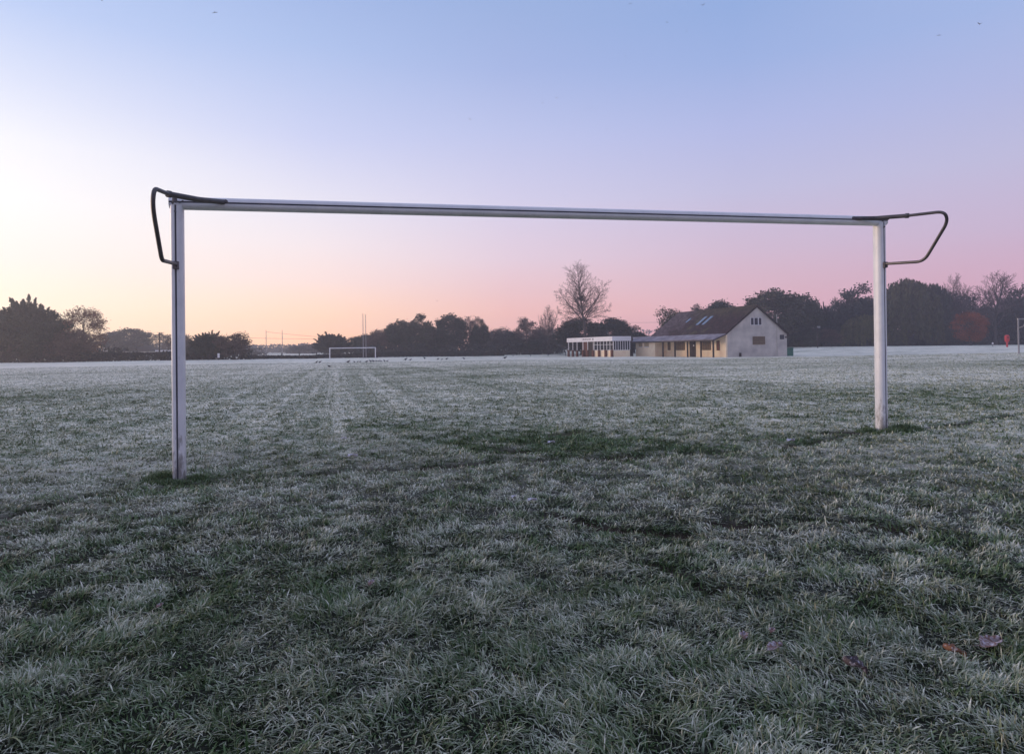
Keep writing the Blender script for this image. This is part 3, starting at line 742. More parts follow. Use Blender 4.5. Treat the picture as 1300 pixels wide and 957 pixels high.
def mk_semi(name, seed, leafn=5200, size=.2):
    global RNG
    rs = np.random.default_rng(seed); H, W = 10, 8
    s = []; grow(s, (0, 0, -.1), (0, 0, 1), H * .82, .26, 0, 3, rs, .1, (13, 7, 5), .72, .55, .13, r_min=.014, start=.18)
    tr = [x for x in s if x[4] < 2]; tw = [x for x in s if x[4] >= 2]
    ends = np.array([x[1] for x in tw]); C = ends[rs.integers(0, len(ends), leafn)] + rs.normal(size=(leafn, 3)) * .22
    sv = RNG; RNG = rs; V, Fq = leafquads(C, size); RNG = sv
    V2, F2 = tubes_np([x[:4] for x in tw])
    tn = np.concatenate([np.repeat(rs.uniform(.6, 1.5, leafn), 4), np.full(len(V2), .6)])[:, None].repeat(3, 1)
    finish(name, tr, np.vstack([V, V2]), np.vstack([Fq, F2 + len(V)]), tn)
def mk_bare(name, seed, hero=False):
    rs = np.random.default_rng(seed); H, W = 10, 8; s = []
    if hero:
        # metres: 16 tall; trunk forks into leader and two long limbs
        grow(s, (0, 0, -.2), (.0, 0, 1), 6.5, .30, 0, 0, rs, .05, wob=.04)
        p = s[-1][1]; s[:] = [(a, b_, .30 - .012 * i, .30 - .012 * (i + 1), 0) for i, (a, b_, *_r) in enumerate(s)]
        for d, ln, r_, k in (((-.10, 0, 1), 9.4, .17, 46), ((.56, .1, 1), 7.8, .10, 24), ((-.98, -.1, .95), 7.0, .10, 22), ((.35, .9, .8), 6.0, .08, 12), ((-.3, -.9, .8), 6.0, .08, 12), ((1, -.3, .42), 5.0, .06, 12), ((-1, .4, .35), 5.0, .06, 12)):
            grow(s, p + rs.normal(size=3) * .05, d, ln, r_, 0, 3, rs, .045, (int(k * .8), 9, 5), .80, (.50 if ln > 9 else .42), .07, r_min=.0105, start=.04)
        tr = [x for x in s if x[4] < 1]; tw = [x for x in s if x[4] >= 1]
    else:
        grow(s, (0, 0, -.1), (0, 0, 1), H * .5, .22, 0, 0, rs, .05, wob=.05)
        grow(s, (0, 0, 2.2), (.05, 0, 1), H * .72, .18, 0, 3, rs, .12, (14, 8, 6), .62, .62, .12, r_min=.012, start=.05)
        for q in range(4):
            a = q * 1.6 + rs.uniform(0, 1)
            grow(s, (0, 0, 2.0 + q * .4), (math.cos(a) * .6, math.sin(a) * .6, 1), H * .6, .12, 0, 3, rs, .08, (10, 7, 5), .7, .42, .12, r_min=.012, start=.2)
        tr = [x for x in s if x[4] < 1]; tw = [x for x in s if x[4] >= 1]
    V2, F2 = tubes_np([x[:4] for x in tw])
    finish(name, tr, V2, F2, np.full((len(V2), 3), 1.0), True)
mk_round('roundA', 1); mk_round('roundB', 2, 85, 230, .1, .22); mk_round('roundC', 3, 110, 170, .05, .24, .29); mk_round('roundD', 4, 75, 170, .2, .3, .27)
mk_spiky('spikyA', 5); mk_spiky('spikyB', 6); mk_willow('willowA', 7); mk_willow('willowB', 8)
mk_round('dome', 21, 130, 170, .05, .22, .3, single=True); mk_round('egg', 19, 150, 95, .1, .2, .19, single=True); mk_semi('semiA', 9); mk_semi('semiB', 10, 3800, .17)
mk_bare('bareA', 11); mk_bare('bareB', 12); mk_bare('hero', 14, True)
DATA = {}
def proto_data(kind):
    if kind in DATA: return DATA[kind]
    tr, (cv, cf, ct), twig = PROTO[kind]
    tv, tf = tubes_np([x[:4] for x in tr])
    a = npmesh('trunk', tv, tf, M['bark'], link=False, smooth=True); b_ = npmesh('crown', cv, cf, M['twig'] if twig else M['leaf'], tone=ct, link=False)
    zt = cv[:, 2].max(); x0, x1 = np.percentile(cv[:, 0], [1, 99])
    DATA[kind] = (a.data, b_.data, zt, max(abs(x0), abs(x1)) * 2); bpy.data.objects.remove(a); bpy.data.objects.remove(b_)
    return DATA[kind]
def tree(name, kind, px, ytop, wpx, d, colr, label, group=None, rot=None, cat='tree', zoff=0, xs=None):
    tm, cm, H0, W0 = proto_data(kind)
    p = P(px, HZ(px), d); z = gz(p[0], p[1]) + zoff
    top = P(px, ytop, d)[2]; H = top - z; W = wpx / F * d
    e = empty(name, (p[0], p[1], z - .05), random.uniform(0, 6.28) if rot is None else rot, label=label, cat=cat, group=group)
    e.scale = (W / W0, W / W0, H / H0)
    for nm, me in (('trunk', tm), ('crown', cm)):
        o = bpy.data.objects.new(nm, me); COL.objects.link(o); o.parent = e; o.color = (*colr, 1)
    return e
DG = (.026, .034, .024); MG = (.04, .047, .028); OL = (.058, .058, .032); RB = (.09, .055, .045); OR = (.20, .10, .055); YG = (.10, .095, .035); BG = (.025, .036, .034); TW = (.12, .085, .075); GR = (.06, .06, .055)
GL_, GM_, GR_ = 'trees along the left edge of the field', 'trees beyond the far goal', 'tall trees along the right edge of the field'
T = tree
T('conifer', 'spikyA', -30, 384, 80, 94, DG, 'dark bushy conifer cut off by the left edge of the photo', GL_)
T('tree', 'roundB', 8, 390, 80, 95, DG, 'broad dark evergreen mass in front of the tallest left conifer', GL_)
T('conifer', 'spikyB', 32, 371, 66, 98, DG, 'tall dark conifer with a feathery pointed top, highest of the left trees', GL_)
T('tree', 'roundC', 62, 390, 52, 95, DG, 'dense dark evergreen sloping down beside the orange-brown tree', GL_)
T('tree', 'egg', 107, 386, 47, 98, (.20, .085, .05), 'orange-brown half-bare tree with an egg-shaped crown at the left', GL_)
T('shrub', 'roundD', 92, 416, 50, 94, RB, 'reddish brown shrub at the foot of the orange-brown tree', GL_, cat='shrub')
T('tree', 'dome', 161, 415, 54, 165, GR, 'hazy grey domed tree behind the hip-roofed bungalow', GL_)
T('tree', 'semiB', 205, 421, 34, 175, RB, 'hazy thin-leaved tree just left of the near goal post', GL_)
T('tree', 'roundD', 231, 423, 34, 120, (.07, .05, .04), 'small dark tree hidden in part by the left goal post', GL_)
T('conifer', 'spikyB', 265, 418, 44, 97, DG, 'dark spiky-topped bushy tree right of the left goal post', GL_)
T('tree', 'roundD', 297, 420, 44, 96, RB, 'russet tinged bushy tree at the end of the left hedge', GL_)
T('tree', 'spikyA', 422, 420, 44, 128, (.05, .05, .04), 'dark layered conifer behind the left post of the far goal', GM_)
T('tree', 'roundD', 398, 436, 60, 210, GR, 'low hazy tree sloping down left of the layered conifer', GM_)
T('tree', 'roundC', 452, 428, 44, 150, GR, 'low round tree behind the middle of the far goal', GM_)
T('tree', 'dome', 464, 423, 36, 145, MG, 'small domed tree behind the rugby posts', GM_)
T('tree', 'roundD', 483, 415, 40, 140, RB, 'russet bushy tree right of the rugby posts', GM_)
T('tree', 'roundB', 508, 404, 42, 140, MG, 'mid green lumpy tree left of the tallest crown beyond the far goal', GM_)
T('tree', 'roundA', 536, 396, 50, 142, OL, 'tallest olive green tree in the mass beyond the far goal', GM_)
T('tree', 'dome', 573, 396, 38, 140, DG, 'dark round topped tree at the middle of the wood', GM_)
T('tree', 'semiB', 595, 400, 34, 142, TW, 'wispy thin-leaved tree between two round topped trees', GM_)
T('tree', 'roundC', 609, 400, 22, 140, DG, 'narrow dark round tree at the right end of the central wood', GM_)
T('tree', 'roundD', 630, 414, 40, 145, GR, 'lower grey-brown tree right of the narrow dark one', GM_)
T('tree', 'roundB', 648, 418, 34, 150, DG, 'low dark tree left of the gap before the spindly bare tree', GM_)
T('tree', 'semiA', 670, 401, 40, 140, (.10, .07, .06), 'twiggy brown tree left of the spindly bare tree', GM_)
T('bare_tree', 'bareB', 696, 386, 32, 135, TW, 'small spindly bare tree left of the big bare tree', GM_, zoff=0)
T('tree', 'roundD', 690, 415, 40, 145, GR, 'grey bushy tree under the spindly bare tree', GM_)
T('tree', 'dome', 738, 401, 62, 128, DG, 'dark evergreen dome directly behind the big bare tree', GM_)
T('tree', 'dome', 775, 401, 52, 130, DG, 'dark evergreen dome above the right end of the flat roofed pavilion', GM_)
T('tree', 'roundC', 805, 412, 32, 132, DG, 'low dark tree between the flat roof and the tiled roof', GM_)
# hero bare tree
hero = T('bare_tree', 'hero', 744, 330, 74, 119, TW, 'big leafless tree with a dark nest in its fork rising behind the pavilion', None, rot=0)
# behind the clubhouse
GB = 'trees showing above the clubhouse roof'
T('tree', 'roundD', 853, 387, 40, 135, OL, 'olive tree above the left end of the tiled roof', GB)
T('tree', 'roundC', 886, 384, 28, 138, DG, 'small dark tree behind the middle of the tiled roof', GB)
T('tree', 'dome', 918, 378, 46, 136, DG, 'dark domed tree behind the roof ridge near the gable', GB)
T('tree', 'dome', 984, 364, 70, 140, OL, 'large olive tree rising right behind the gable apex', GR_)
T('tree', 'roundB', 1022, 371, 46, 142, MG, 'mid green tree sloping down right of the large olive tree', GR_)
T('conifer', 'spikyA', 1048, 382, 24, 145, BG, 'small blue-green conifer in the gap between taller trees', GR_)
T('conifer', 'roundC', 1090, 358, 58, 148, BG, 'dark blue-green pine-like tree left of the right goal post', GR_)
T('tree', 'roundD', 1068, 376, 36, 148, BG, 'lower blue-green tree beside the pine-like tree', GR_)
T('willow', 'willowA', 1098, 398, 52, 143, YG, 'yellowing weeping willow low behind the right goal post', GR_)
T('willow', 'willowB', 1152, 351, 72, 145, (.07, .068, .03), 'tall yellow-green topped willow just right of the right goal post', GR_)
T('tree', 'willowA', 1186, 358, 50, 150, (.04, .042, .028), 'dull green drooping tree right of the tall willow', GR_)
T('bare_tree', 'bareB', 1212, 346, 48, 152, TW, 'purplish bare tree left of the broad bare tree', GR_, rot=1.0)
T('tree', 'roundD', 1215, 364, 52, 154, (.035, .034, .03), 'dark leafy tree under the purplish bare tree', GR_)
T('bare_tree', 'bareA', 1264, 343, 66, 146, TW, 'broad bare tree with pale sky showing through near the right edge', GR_, rot=2.0)
T('tree', 'roundC', 1298, 358, 44, 150, DG, 'dark tree at the right edge of the photo', GR_)
T('tree', 'roundB', 1338, 352, 50, 152, DG, 'dark tree cut off beyond the right edge', GR_)
T('tree', 'roundD', 1264, 384, 60, 156, BG, 'dark mass of a tree behind the broad bare tree', GR_)
T('ornamental_tree', 'egg', 1232, 393, 36, 132, (.25, .065, .026), 'small flame-orange and red autumn tree on the right side of the field', None)
T('shrub', 'roundD', 1055, 415, 26, 138, RB, 'russet shrub right of the tall pole', None, cat='shrub')
T('shrub', 'roundB', 1020, 414, 40, 139, MG, 'green shrub left of the tall pole beside the gable', None, cat='shrub')
T('hedge_bush', 'roundC', 668, 430, 40, 138, DG, 'low dark bush under the brown twiggy tree', None, cat='bush')
# nest
hp = Vector(hero.location)
p = P(738, 379, 119); mb = MB()
for k in range(60):
    c = Vector((random.gauss(0, .28), random.gauss(0, .28), random.gauss(0, .2))); d_ = Vector((random.gauss(0, 1), random.gauss(0, 1), random.gauss(0, .5))).normalized() * .4
    mb.tube([c - d_, c + d_], .05, 4)
nest = mb.build('nest', M['bark']); nest.location = (p[0], p[1], p[2]); tag(nest, 'dark untidy birds nest in the fork of the big bare tree', 'nest')

# undergrowth, taller woodland added behind it to darken the gaps, far woods: masses nobody could count
def mass(name, spans, label, cat, colr, size=.5, dens=9, kind='stuff'):
    """spans: (px0, px1, d, ytop0, ytop1, depth)"""
    Cs = []; Tn_ = []
    for px0, px1, d, yt0, yt1, dep in spans:
        a0, a1 = P(px0, HZ(px0), d), P(px1, HZ(px1), d); ln = np.hypot(*(a1 - a0)[:2])
        nb = int(ln / (size * 1.6) * dens)
        t = RNG.random(nb); yt = yt0 + (yt1 - yt0) * t; pxs = px0 + (px1 - px0) * t
        zt = EYE + (HZ(650) - (pxs - 650) * math.tan(ROLL) - yt) * d / F
        x = a0[0] + (a1 - a0)[0] * t; y = a0[1] + (a1 - a0)[1] * t + RNG.uniform(0, dep, nb)
        g = ground(x, y); hh = np.maximum(.2, (zt - g)) * (.72 + .38 * fbm(x / 5, y / 5, 12, 3))
        for k in range(14):
            q = RNG.random(nb) ** .8
            Cs.append(np.column_stack([x + RNG.normal(0, size * .8, nb), y + RNG.normal(0, size * .8, nb), g + q * hh * (1 if k % 2 else .45)])); Tn_.append(np.clip(.5 + 1.1 * fbm(x / 2.5, (y + q * 7) / 2.5, 33, 2), .3, 1.6))
    Cs = np.vstack(Cs); tn = np.concatenate(Tn_)
    V, Fq = leafquads(Cs, size)
    o = npmesh(name, V, Fq, M['leaf'], tone=np.repeat(tn, 4)[:, None].repeat(3, 1)); o.color = (*colr, 1)
    return tag(o, label, cat, kind=kind)
mass('undergrowth', [(-120, 95, 100, 424, 430, 5), (85, 152, 97, 432, 442, 4), (120, 330, 178, 441, 441, 6), (205, 318, 99, 444, 444, 3)], 'dark tangled undergrowth below the trees at the left', 'undergrowth', (.04, .04, .035), .45, 5)
mass('undergrowth', [(455, 615, 150, 426, 424, 5), (440, 715, 136, 437, 435, 3), (600, 835, 152, 428, 424, 5), (470, 600, 152, 415, 412, 5)], 'dark undergrowth and added woodland mass filling the wood beyond the far goal', 'undergrowth', (.045, .045, .04), .55, 6)
mass('undergrowth', [(940, 1420, 160, 405, 398, 6), (1040, 1420, 160, 390, 380, 6), (1000, 1420, 151, 424, 424, 3), (985, 1420, 146, 431, 430, 2)], 'dark undergrowth and added woodland mass behind the tall trees at the right', 'undergrowth', (.024, .028, .027), .6, 8)
mass('distant_wood', [(300, 480, 330, 438, 432, 10), (150, 330, 300, 434, 438, 10), (360, 420, 260, 441, 434, 8), (600, 840, 300, 430, 428, 10)], 'faint distant wood in the haze between the nearer trees', 'wood', (.06, .06, .055), 1.2, 7)
mass('distant_wood', [(-300, 300, 420, 430, 436, 15), (600, 1500, 420, 420, 400, 15)], 'far pale belt of trees behind the nearer rows', 'wood', (.06, .06, .055), 1.6, 6)

# hedges: one thing each
def hedge(px0, px1, d0, d1, y0, y1, label, colr=(.035, .038, .03), name='hedge', thick=1.2):
    a, b_ = P(px0, HZ(px0), d0), P(px1, HZ(px1), d1); ln = np.hypot(*(b_ - a)[:2]); n = int(ln * 300)
    t = RNG.random(n); px = px0 + (px1 - px0) * t; d = d0 + (d1 - d0) * t
    zt = EYE + (442 - (px - 650) * math.tan(ROLL) - (y0 + (y1 - y0) * t)) * d / F
    x = a[0] + (b_ - a)[0] * t; y = a[1] + (b_ - a)[1] * t + RNG.uniform(0, thick, n); g = ground(x, y)
    h = np.maximum(.15, zt - g) * (.92 + .16 * fbm(x / 2, y / 2, 8, 2)); z = g + h * RNG.random(n) ** .8
    V, Fq = leafquads(np.column_stack([x, y, z]), .3)
    # solid woody heart of the hedge
    o = npmesh(name, V, Fq, M['leaf'], tone=np.repeat(RNG.uniform(.6, 1.4, n), 4)[:, None].repeat(3, 1)); o.color = (*colr, 1)
    return tag(o, label, 'hedge')
hedge(-110, 252, 91, 96, 447.5, 447.5, 'long dark clipped hedge along the left end of the field', (.038, .034, .03))
hedge(312, 400, 103, 106, 451.5, 451.5, 'low dark hedge along the far end left of the far goal', (.03, .03, .028))
hedge(400, 480, 110, 116, 450.5, 448, 'low hedge behind the far goal', (.035, .03, .03))
hedge(480, 640, 122, 126, 447, 447, 'low dark hedge at the foot of the wood right of the far goal', (.03, .034, .03))

# ------------------------------------------------------------------ clubhouse
ALPHA = R(20)
C0 = (28.5, 84.0)
def lp(px, xl):      # local y on the plane x = xl for a photo column
    k = (px - 650) / F; X0 = C0[0] + xl * math.cos(ALPHA); Z0 = C0[1] + xl * math.sin(ALPHA)
    return (X0 - k * Z0) / (math.sin(ALPHA) + k * math.cos(ALPHA))
def lx(px, yl=0):    # local x on the plane y = yl
    k = (px - 650) / F; X0 = C0[0] - yl * math.sin(ALPHA); Z0 = C0[1] + yl * math.cos(ALPHA)
    return (k * Z0 - X0) / (math.cos(ALPHA) - k * math.sin(ALPHA))
BZ = -.525
def lz(py, px, xl, yl):
    Z = C0[1] + xl * math.sin(ALPHA) + yl * math.cos(ALPHA)
    return EYE + (HZ(px) - py) * Z / F - BZ
club = empty('clubhouse', (C0[0], C0[1], BZ), ALPHA, label='old clubhouse with a steep mossy tiled roof, grey gable and cream veranda front', cat='building')
W, Ln, EV, RG = 10.3, 17.8, 3.05, 6.8
t_ = .25
# walls
mb = MB()
prof = [(0, -.5), (W, -.5), (W, EV), (W / 2, RG - .05), (0, EV)]
vs = [(x, 0, z) for x, z in prof] + [(x, t_, z) for x, z in prof]
mb.add(vs, [tuple(range(5)), tuple(range(9, 4, -1))] + [(i, 5 + i, 5 + (i + 1) % 5, (i + 1) % 5) for i in range(5)])
mb.build('gable_wall', M['greyrender'], club, label='grey rendered gable end wall')
mb = MB(); vs = [(x, Ln - t_, z) for x, z in prof] + [(x, Ln, z) for x, z in prof]
mb.add(vs, [tuple(range(5)), tuple(range(9, 4, -1))] + [(i, 5 + i, 5 + (i + 1) % 5, (i + 1) % 5) for i in range(5)])
mb.box(W - t_, W, t_ + .003, Ln - t_ - .003, -.5, EV); mb.build('rear_wall', M['greyrender'], club)
mb = MB(); mb.box(-.006, t_, t_ * 0 - .004, Ln - t_ - .003, -.5, EV - .1); fwall = mb.build('front_wall', M['cream'], club, label='cream painted front wall under the veranda')
# roof slopes
sl = (RG - EV) / (W / 2)
def slope(x0, z0, x1, z1, y0, y1, th=.14):
    n_ = Vector((-(z1 - z0), 0, (x1 - x0))).normalized() * th
    if n_.z < 0: n_ = -n_
    m_ = MB(); a = [(x0, y0, z0), (x1, y0, z1), (x1, y1, z1), (x0, y1, z0)]; b_ = [(x + n_.x, y, z + n_.z) for x, y, z in a]
    return m_.add(a + b_, [(0, 3, 2, 1), (4, 5, 6, 7), (0, 1, 5, 4), (1, 2, 6, 5), (2, 3, 7, 6), (3, 0, 4, 7)])
nsub = 1
r1_ = slope(-.12, EV - .02, W / 2 - .002, RG + .03, -.22, Ln + .22).build('roof', M['tiles'], club, label='steep dark red tiled roof slope with moss')
slope(W + .35, EV - .3, W / 2 + .002, RG + .03, -.22, Ln + .22).build('roof', M['tiles'], club)
mb = MB(); mb.tube([(W / 2, -.24, RG + .1), (W / 2, Ln + .24, RG + .1)], .13, 8); mb.build('ridge_tiles', M['tiles'], r1_, smooth=True)
# veranda roof, continues over the enclosed room
slope(-2.22, 2.28, -.10, EV - .01, -.22, 23.4, .12).build('veranda_roof', M['tiles_frost'], club, label='frost-pale lean-to roof over the veranda')
mb = MB(); mb.box(-2.26, -2.19, -.2, 20.5, 2.14, 2.30); mb.build('gutter', M['darkwood'], club)
# verge boards
for x0, z0, x1, z1 in ((-.15, EV - .12, W / 2, RG - .09), (W + .35, EV - .38, W / 2, RG - .09), (-2.2, 2.16, -.13, EV - .12)):
    mb = MB(); mb.add([(x0, -.25, z0), (x1, -.25, z1), (x1, -.25, z1 + .13), (x0, -.25, z0 + .13), (x0, -.223, z0), (x1, -.223, z1), (x1, -.223, z1 + .13), (x0, -.223, z0 + .13)], [(0, 1, 2, 3), (7, 6, 5, 4), (0, 4, 5, 1), (1, 5, 6, 2), (2, 6, 7, 3), (3, 7, 4, 0)])
    mb.build('verge_board', M['darkwood'], club)
for yy in [.12, lp(889.7, -1.93), lp(872.8, -1.93), lp(856.7, -1.93), lp(841.5, -1.93)]:
    mb = MB(); mb.box(-2.02, -1.84, yy - .09, yy + .09, -.4, 2.22); mb.build('veranda_post', M['darkwood'], club, bevel=.01)
# enclosed room
mb = MB(); mb.box(-1.96, -.01, 14.0, 14.2, -.5, 2.5); mb.box(-1.96, -1.8, 14.203, 19.4, -.5, 2.25); mb.box(-1.96, 0, 19.403, 19.6, -.5, 2.4); mb.build('side_room_wall', M['cream'], club)
for a, b_ in ((811, 815.4), (818, 823.7)):
    y0, y1 = lp(b_, -1.96), lp(a, -1.96)
    mb = MB(); mb.box(-1.985, -1.955, y0, y1, 1.5, 2.1); w_ = mb.build('window', M['tan'], club)
    mb = MB(); mb.box(-1.995, -1.97, y0 - .06, y1 + .06, 1.42, 1.495); mb.build('sill', M['white'], w_)
# front wall openings
def fwindow(a, b_, z0, z1, nm='window', mt='glass', bars=2):
    y0, y1 = sorted((lp(a, 0), lp(b_, 0)))
    mb = MB(); mb.box(-.05, -.01, y0, y1, z0, z1)
    w_ = mb.build(nm, M[mt], club)
    mb = MB(); f_ = .05
    mb.box(-.07, -.052, y0 - .003, y0 + f_, z0, z1); mb.box(-.07, -.052, y1 - f_, y1 + .003, z0, z1); mb.box(-.072, -.052, y0, y1, z0 - .06, z0 - .001); mb.box(-.072, -.052, y0, y1, z1 + .001, z1 + .06)
    for k in range(1, bars + 1): yy = y0 + (y1 - y0) * k / (bars + 1); mb.box(-.068, -.052, yy - .025, yy + .025, z0 + .01, z1 - .01)
    mb.build('frame', M['darkwood'], w_)
fwindow(848, 851.2, 1.0, 2.12, bars=0, mt='boards'); fwindow(858.4, 869.4, 1.0, 2.15, bars=3, mt='boards'); fwindow(890.9, 902.4, 1.0, 2.15, bars=3, mt='boards'); fwindow(910, 913.7, .95, 2.15, mt='brick', bars=0)
fwindow(875.6, 883.3, -.1, 2.2, 'door', 'darkwood', 1)
fwindow(831, 838, -.1, 2.2, 'door', 'khaki', 0)
mb = MB(); y_ = lp(880.5, -.08); mb.box(-.09, -.073, y_ - .12, y_ + .12, 1.5, 1.7); mb.build('notice', M['white'], club)
# skylights on the front slope
def skylight(y0, y1, s0, s1):
    m_ = MB(); off_ = .16
    for inset, h, mt, nm in ((0, .19, 'darkwood', 'skylight'), (.07, .21, 'skyglass', 'pane')):
        x0, x1 = s0 * W / 2 + inset, s1 * W / 2 - inset
        z0, z1 = EV - .02 + sl * x0, EV - .02 + sl * x1
        q = slope(x0 - .05, z0 + .10, x1 - .05, z1 + .10, y0 + inset, y1 - inset, h - .10)
        o = q.build(nm, M[mt], club if nm == 'skylight' else par)
        if nm == 'skylight': par = o
skylight(6.9, 7.7, .36, .72); skylight(8.3, 9.1, .36, .72); skylight(12.0, 12.6, .50, .70)
# gable wall fittings
def gbox(px0, px1, py0, py1, nm, mt, par=None, d_=.05, front=-.06):
    x0, x1 = lx(px0), lx(px1); xm = (x0 + x1) / 2
    z0, z1 = lz(py1, (px0 + px1) / 2, xm, 0), lz(py0, (px0 + px1) / 2, xm, 0)
    mb = MB(); mb.box(x0, x1, front, front + d_, z0, z1); return mb.build(nm, M[mt], par or club), (x0, x1, z0, z1)
for a, b_ in ((953.4, 956.9), (957.9, 962.3), (963.4, 966.8)):
    o, (x0, x1, z0, z1) = gbox(a, b_, 403.6, 412.4, 'window', 'glass', d_=.04, front=-.04)
    mb = MB(); mb.box(x0 - .05, x0, -.055, -.0, z0 - .05, z1 + .05); mb.box(x1, x1 + .05, -.055, 0, z0 - .05, z1 + .05); mb.box(x0, x1, -.054, 0, z0 - .05, z0 - .001); mb.box(x0, x1, -.054, 0, z1 + .001, z1 + .05); mb.build('frame', M['white'], o)
o, (x0, x1, z0, z1) = gbox(955.5, 971, 427, 437.5, 'shuttered_window', 'boards', d_=.05, front=-.055)
mb = MB()
for k in range(1, 5): mb.box(x0, x1, -.066, -.056, z0 + (z1 - z0) * k / 5 - .02, z0 + (z1 - z0) * k / 5 + .02)
mb.build('batten', M['darkwood'], o)
gbox(990, 995.2, 425, 430.8, 'window', 'glass', d_=.04, front=-.045)
o, _ = gbox(996.6, 998, 427.4, 429, 'wall_lamp', 'darkwood', d_=.2, front=-.2)
gbox(986, 986.6, 399, 452, 'drainpipe', 'greyrender', d_=.08, front=-.085)
gbox(980, 998.5, 423.2, 423.8, 'pipe', 'greyrender', d_=.06, front=-.065)
gbox(938.2, 940, 448, 453, 'vent', 'darkwood', d_=.15, front=-.16)

# ------------------------------------------------------------------ flat-roofed pavilion (local frame of the clubhouse)
pav = empty('pavilion', (C0[0], C0[1], BZ), ALPHA, label='low flat-roofed pavilion with a white fascia, glazed front and brick piers left of the clubhouse', cat='building')
def py_(px): return lp(px, -7.5)
mb = MB(); mb.box(-7.7, -7.6, 16.95, 33.5, 2.47, 3.2); mb.build('fascia', M['white'], pav, label='long white fascia board')
mb = MB(); mb.box(-7.597, -4.35, 16.95, 17.05, 2.47, 3.2); mb.build('fascia', M['white'], pav, label='short end fascia board')
mb = MB(); mb.box(-7.597, -4.35, 17.053, 33.5, 3.02, 3.16); mb.box(-4.347, -2.3, 20.8, 33.5, 3.02, 3.16); mb.build('roof', M['felt'], pav)
# walls
mb = MB(); mb.box(-7.5, -7.3, 17.1, py_(753), -.5, 1.02); mb.box(-7.297, -4.5, 17.1, 17.3, -.5, 1.02); mb.build('low_wall', M['cream'], pav, label='cream panel below the windows')
mb = MB(); mb.box(-4.7, -4.5, 17.303, 23, 1.02 - 1.5, 3.0); mb.box(-4.497, -2.0, 20.3, 20.5, -.5, 3.0); mb.box(-4.3, -4.1, 23.1, 33.0, -.5, 3.0) ; mb.build('back_wall', M['darkwood'], pav)
mb = MB(); mb.box(-7.3, -4.9, 23.8, 24.0, -.5, 3.0); mb.build('brick_wall', M['brick'], pav); mb = MB(); mb.box(-7.3, -7.0, py_(744), py_(737.5), -.5, 3.0); mb.build('brick_wall', M['brick'], pav)
mb = MB(); mb.box(-7.42, -7.40, 17.2, py_(753), 1.06, 2.45); mb.build('window', M['glass'], pav)
mb = MB(); mb.box(-7.38, -4.55, 17.2, 17.22, 1.06, 2.45); mb.build('window', M['glass'], pav)
mb = MB()
for px in (778.2, 774, 770, 766, 761.6, 758, 754, 752.8):
    yy = py_(px); mb.box(-7.49, -7.43, yy - .05, yy + .05, 1.09, 2.46)
mb.box(-7.49, -7.43, 17.1, py_(752.8), 1.023, 1.09); mb.box(-7.485, -7.435, 17.1, py_(752.8), 1.9, 1.95); mb.build('mullions', M['white'], pav)
mb = MB()
for k in range(8): xx = -7.4 + 2.9 * k / 7; mb.box(xx - .04, xx + .04, 17.1, 17.17, 1.09, 2.46)
mb.box(-7.4, -4.5, 17.1, 17.17, 1.023, 1.09); mb.build('mullions', M['white'], pav)
for px in (778, 770, 761.6, 754, 747):
    yy = py_(px); mb = MB(); mb.box(-7.85, -7.52, yy - .18, yy + .18, -.5, 1.08); mb.build('pier', M['brick'], pav, bevel=.01)
for px in (740.5, 733, 727.6, 722.2):
    yy = py_(px); mb = MB(); mb.box(-7.72, -7.42, yy - .2, yy + .2, -.5, 1.08); mb.build('pier', M['brick'], pav, bevel=.01)
    mb = MB(); mb.box(-7.62, -7.5, yy - .06, yy + .06, 1.083, 2.47); mb.build('column', M['white'], pav)
yy = py_(746.5); mb = MB(); mb.box(-7.62, -7.5, yy - .06, yy + .06, 1.083, 2.47); mb.build('column', M['white'], pav)
# faint dark lettering on the fascia (too small to read in the photo) and an emblem
mb = MB(); ya, yb = py_(741), py_(752)
for k in range(14):
    y0 = ya + (yb - ya) * k / 14; ht = random.choice((.16, .22, .2, .18)); wl = abs(yb - ya) / 14 * .62
    mb.box(-7.712, -7.703, y0 - wl, y0, 2.78, 2.78 + ht) if k % 3 else mb.box(-7.712, -7.703, y0 - wl * .6, y0, 2.78, 2.78 + ht)

yy = py_(754.2); mb.tube([(-7.715, yy, 2.87), (-7.703, yy, 2.87)], .17, 12); mb.build('lettering', simple('dark_purple_letters', (.06, .03, .08)), pav)

# green bin beside the gable
def gloc(px, py):
    p_, d_ = hit(px, py); return p_
x0 = lx(998.9); x1 = lx(1007.5)
bo = empty('storage_bin', (0, 0, 0), 0, label='dark green storage box standing against the right end of the grey gable', cat='storage bin')
bp = Vector((C0[0], C0[1], BZ)) + Matrix.Rotation(ALPHA, 3, 'Z') @ Vector((x0 + .05, .3, 0)); bo.location = bp; bo.rotation_euler = (0, 0, ALPHA)
wb = x1 - x0; mb = MB(); wb *= 1.15; mb.box(0, wb, 0, .9, -.3, 1.05); mb.build('body', M['greenbin'], bo, bevel=.03)
mb = MB(); mb.box(-.03, wb + .03, -.04, .94, 1.053, 1.13); mb.build('lid', M['greenbin'], bo, bevel=.02)
mb = MB(); mb.box(wb * .4, wb * .6, -.06, -.003, .85, .9); mb.build('handle', M['darkwood'], bo)

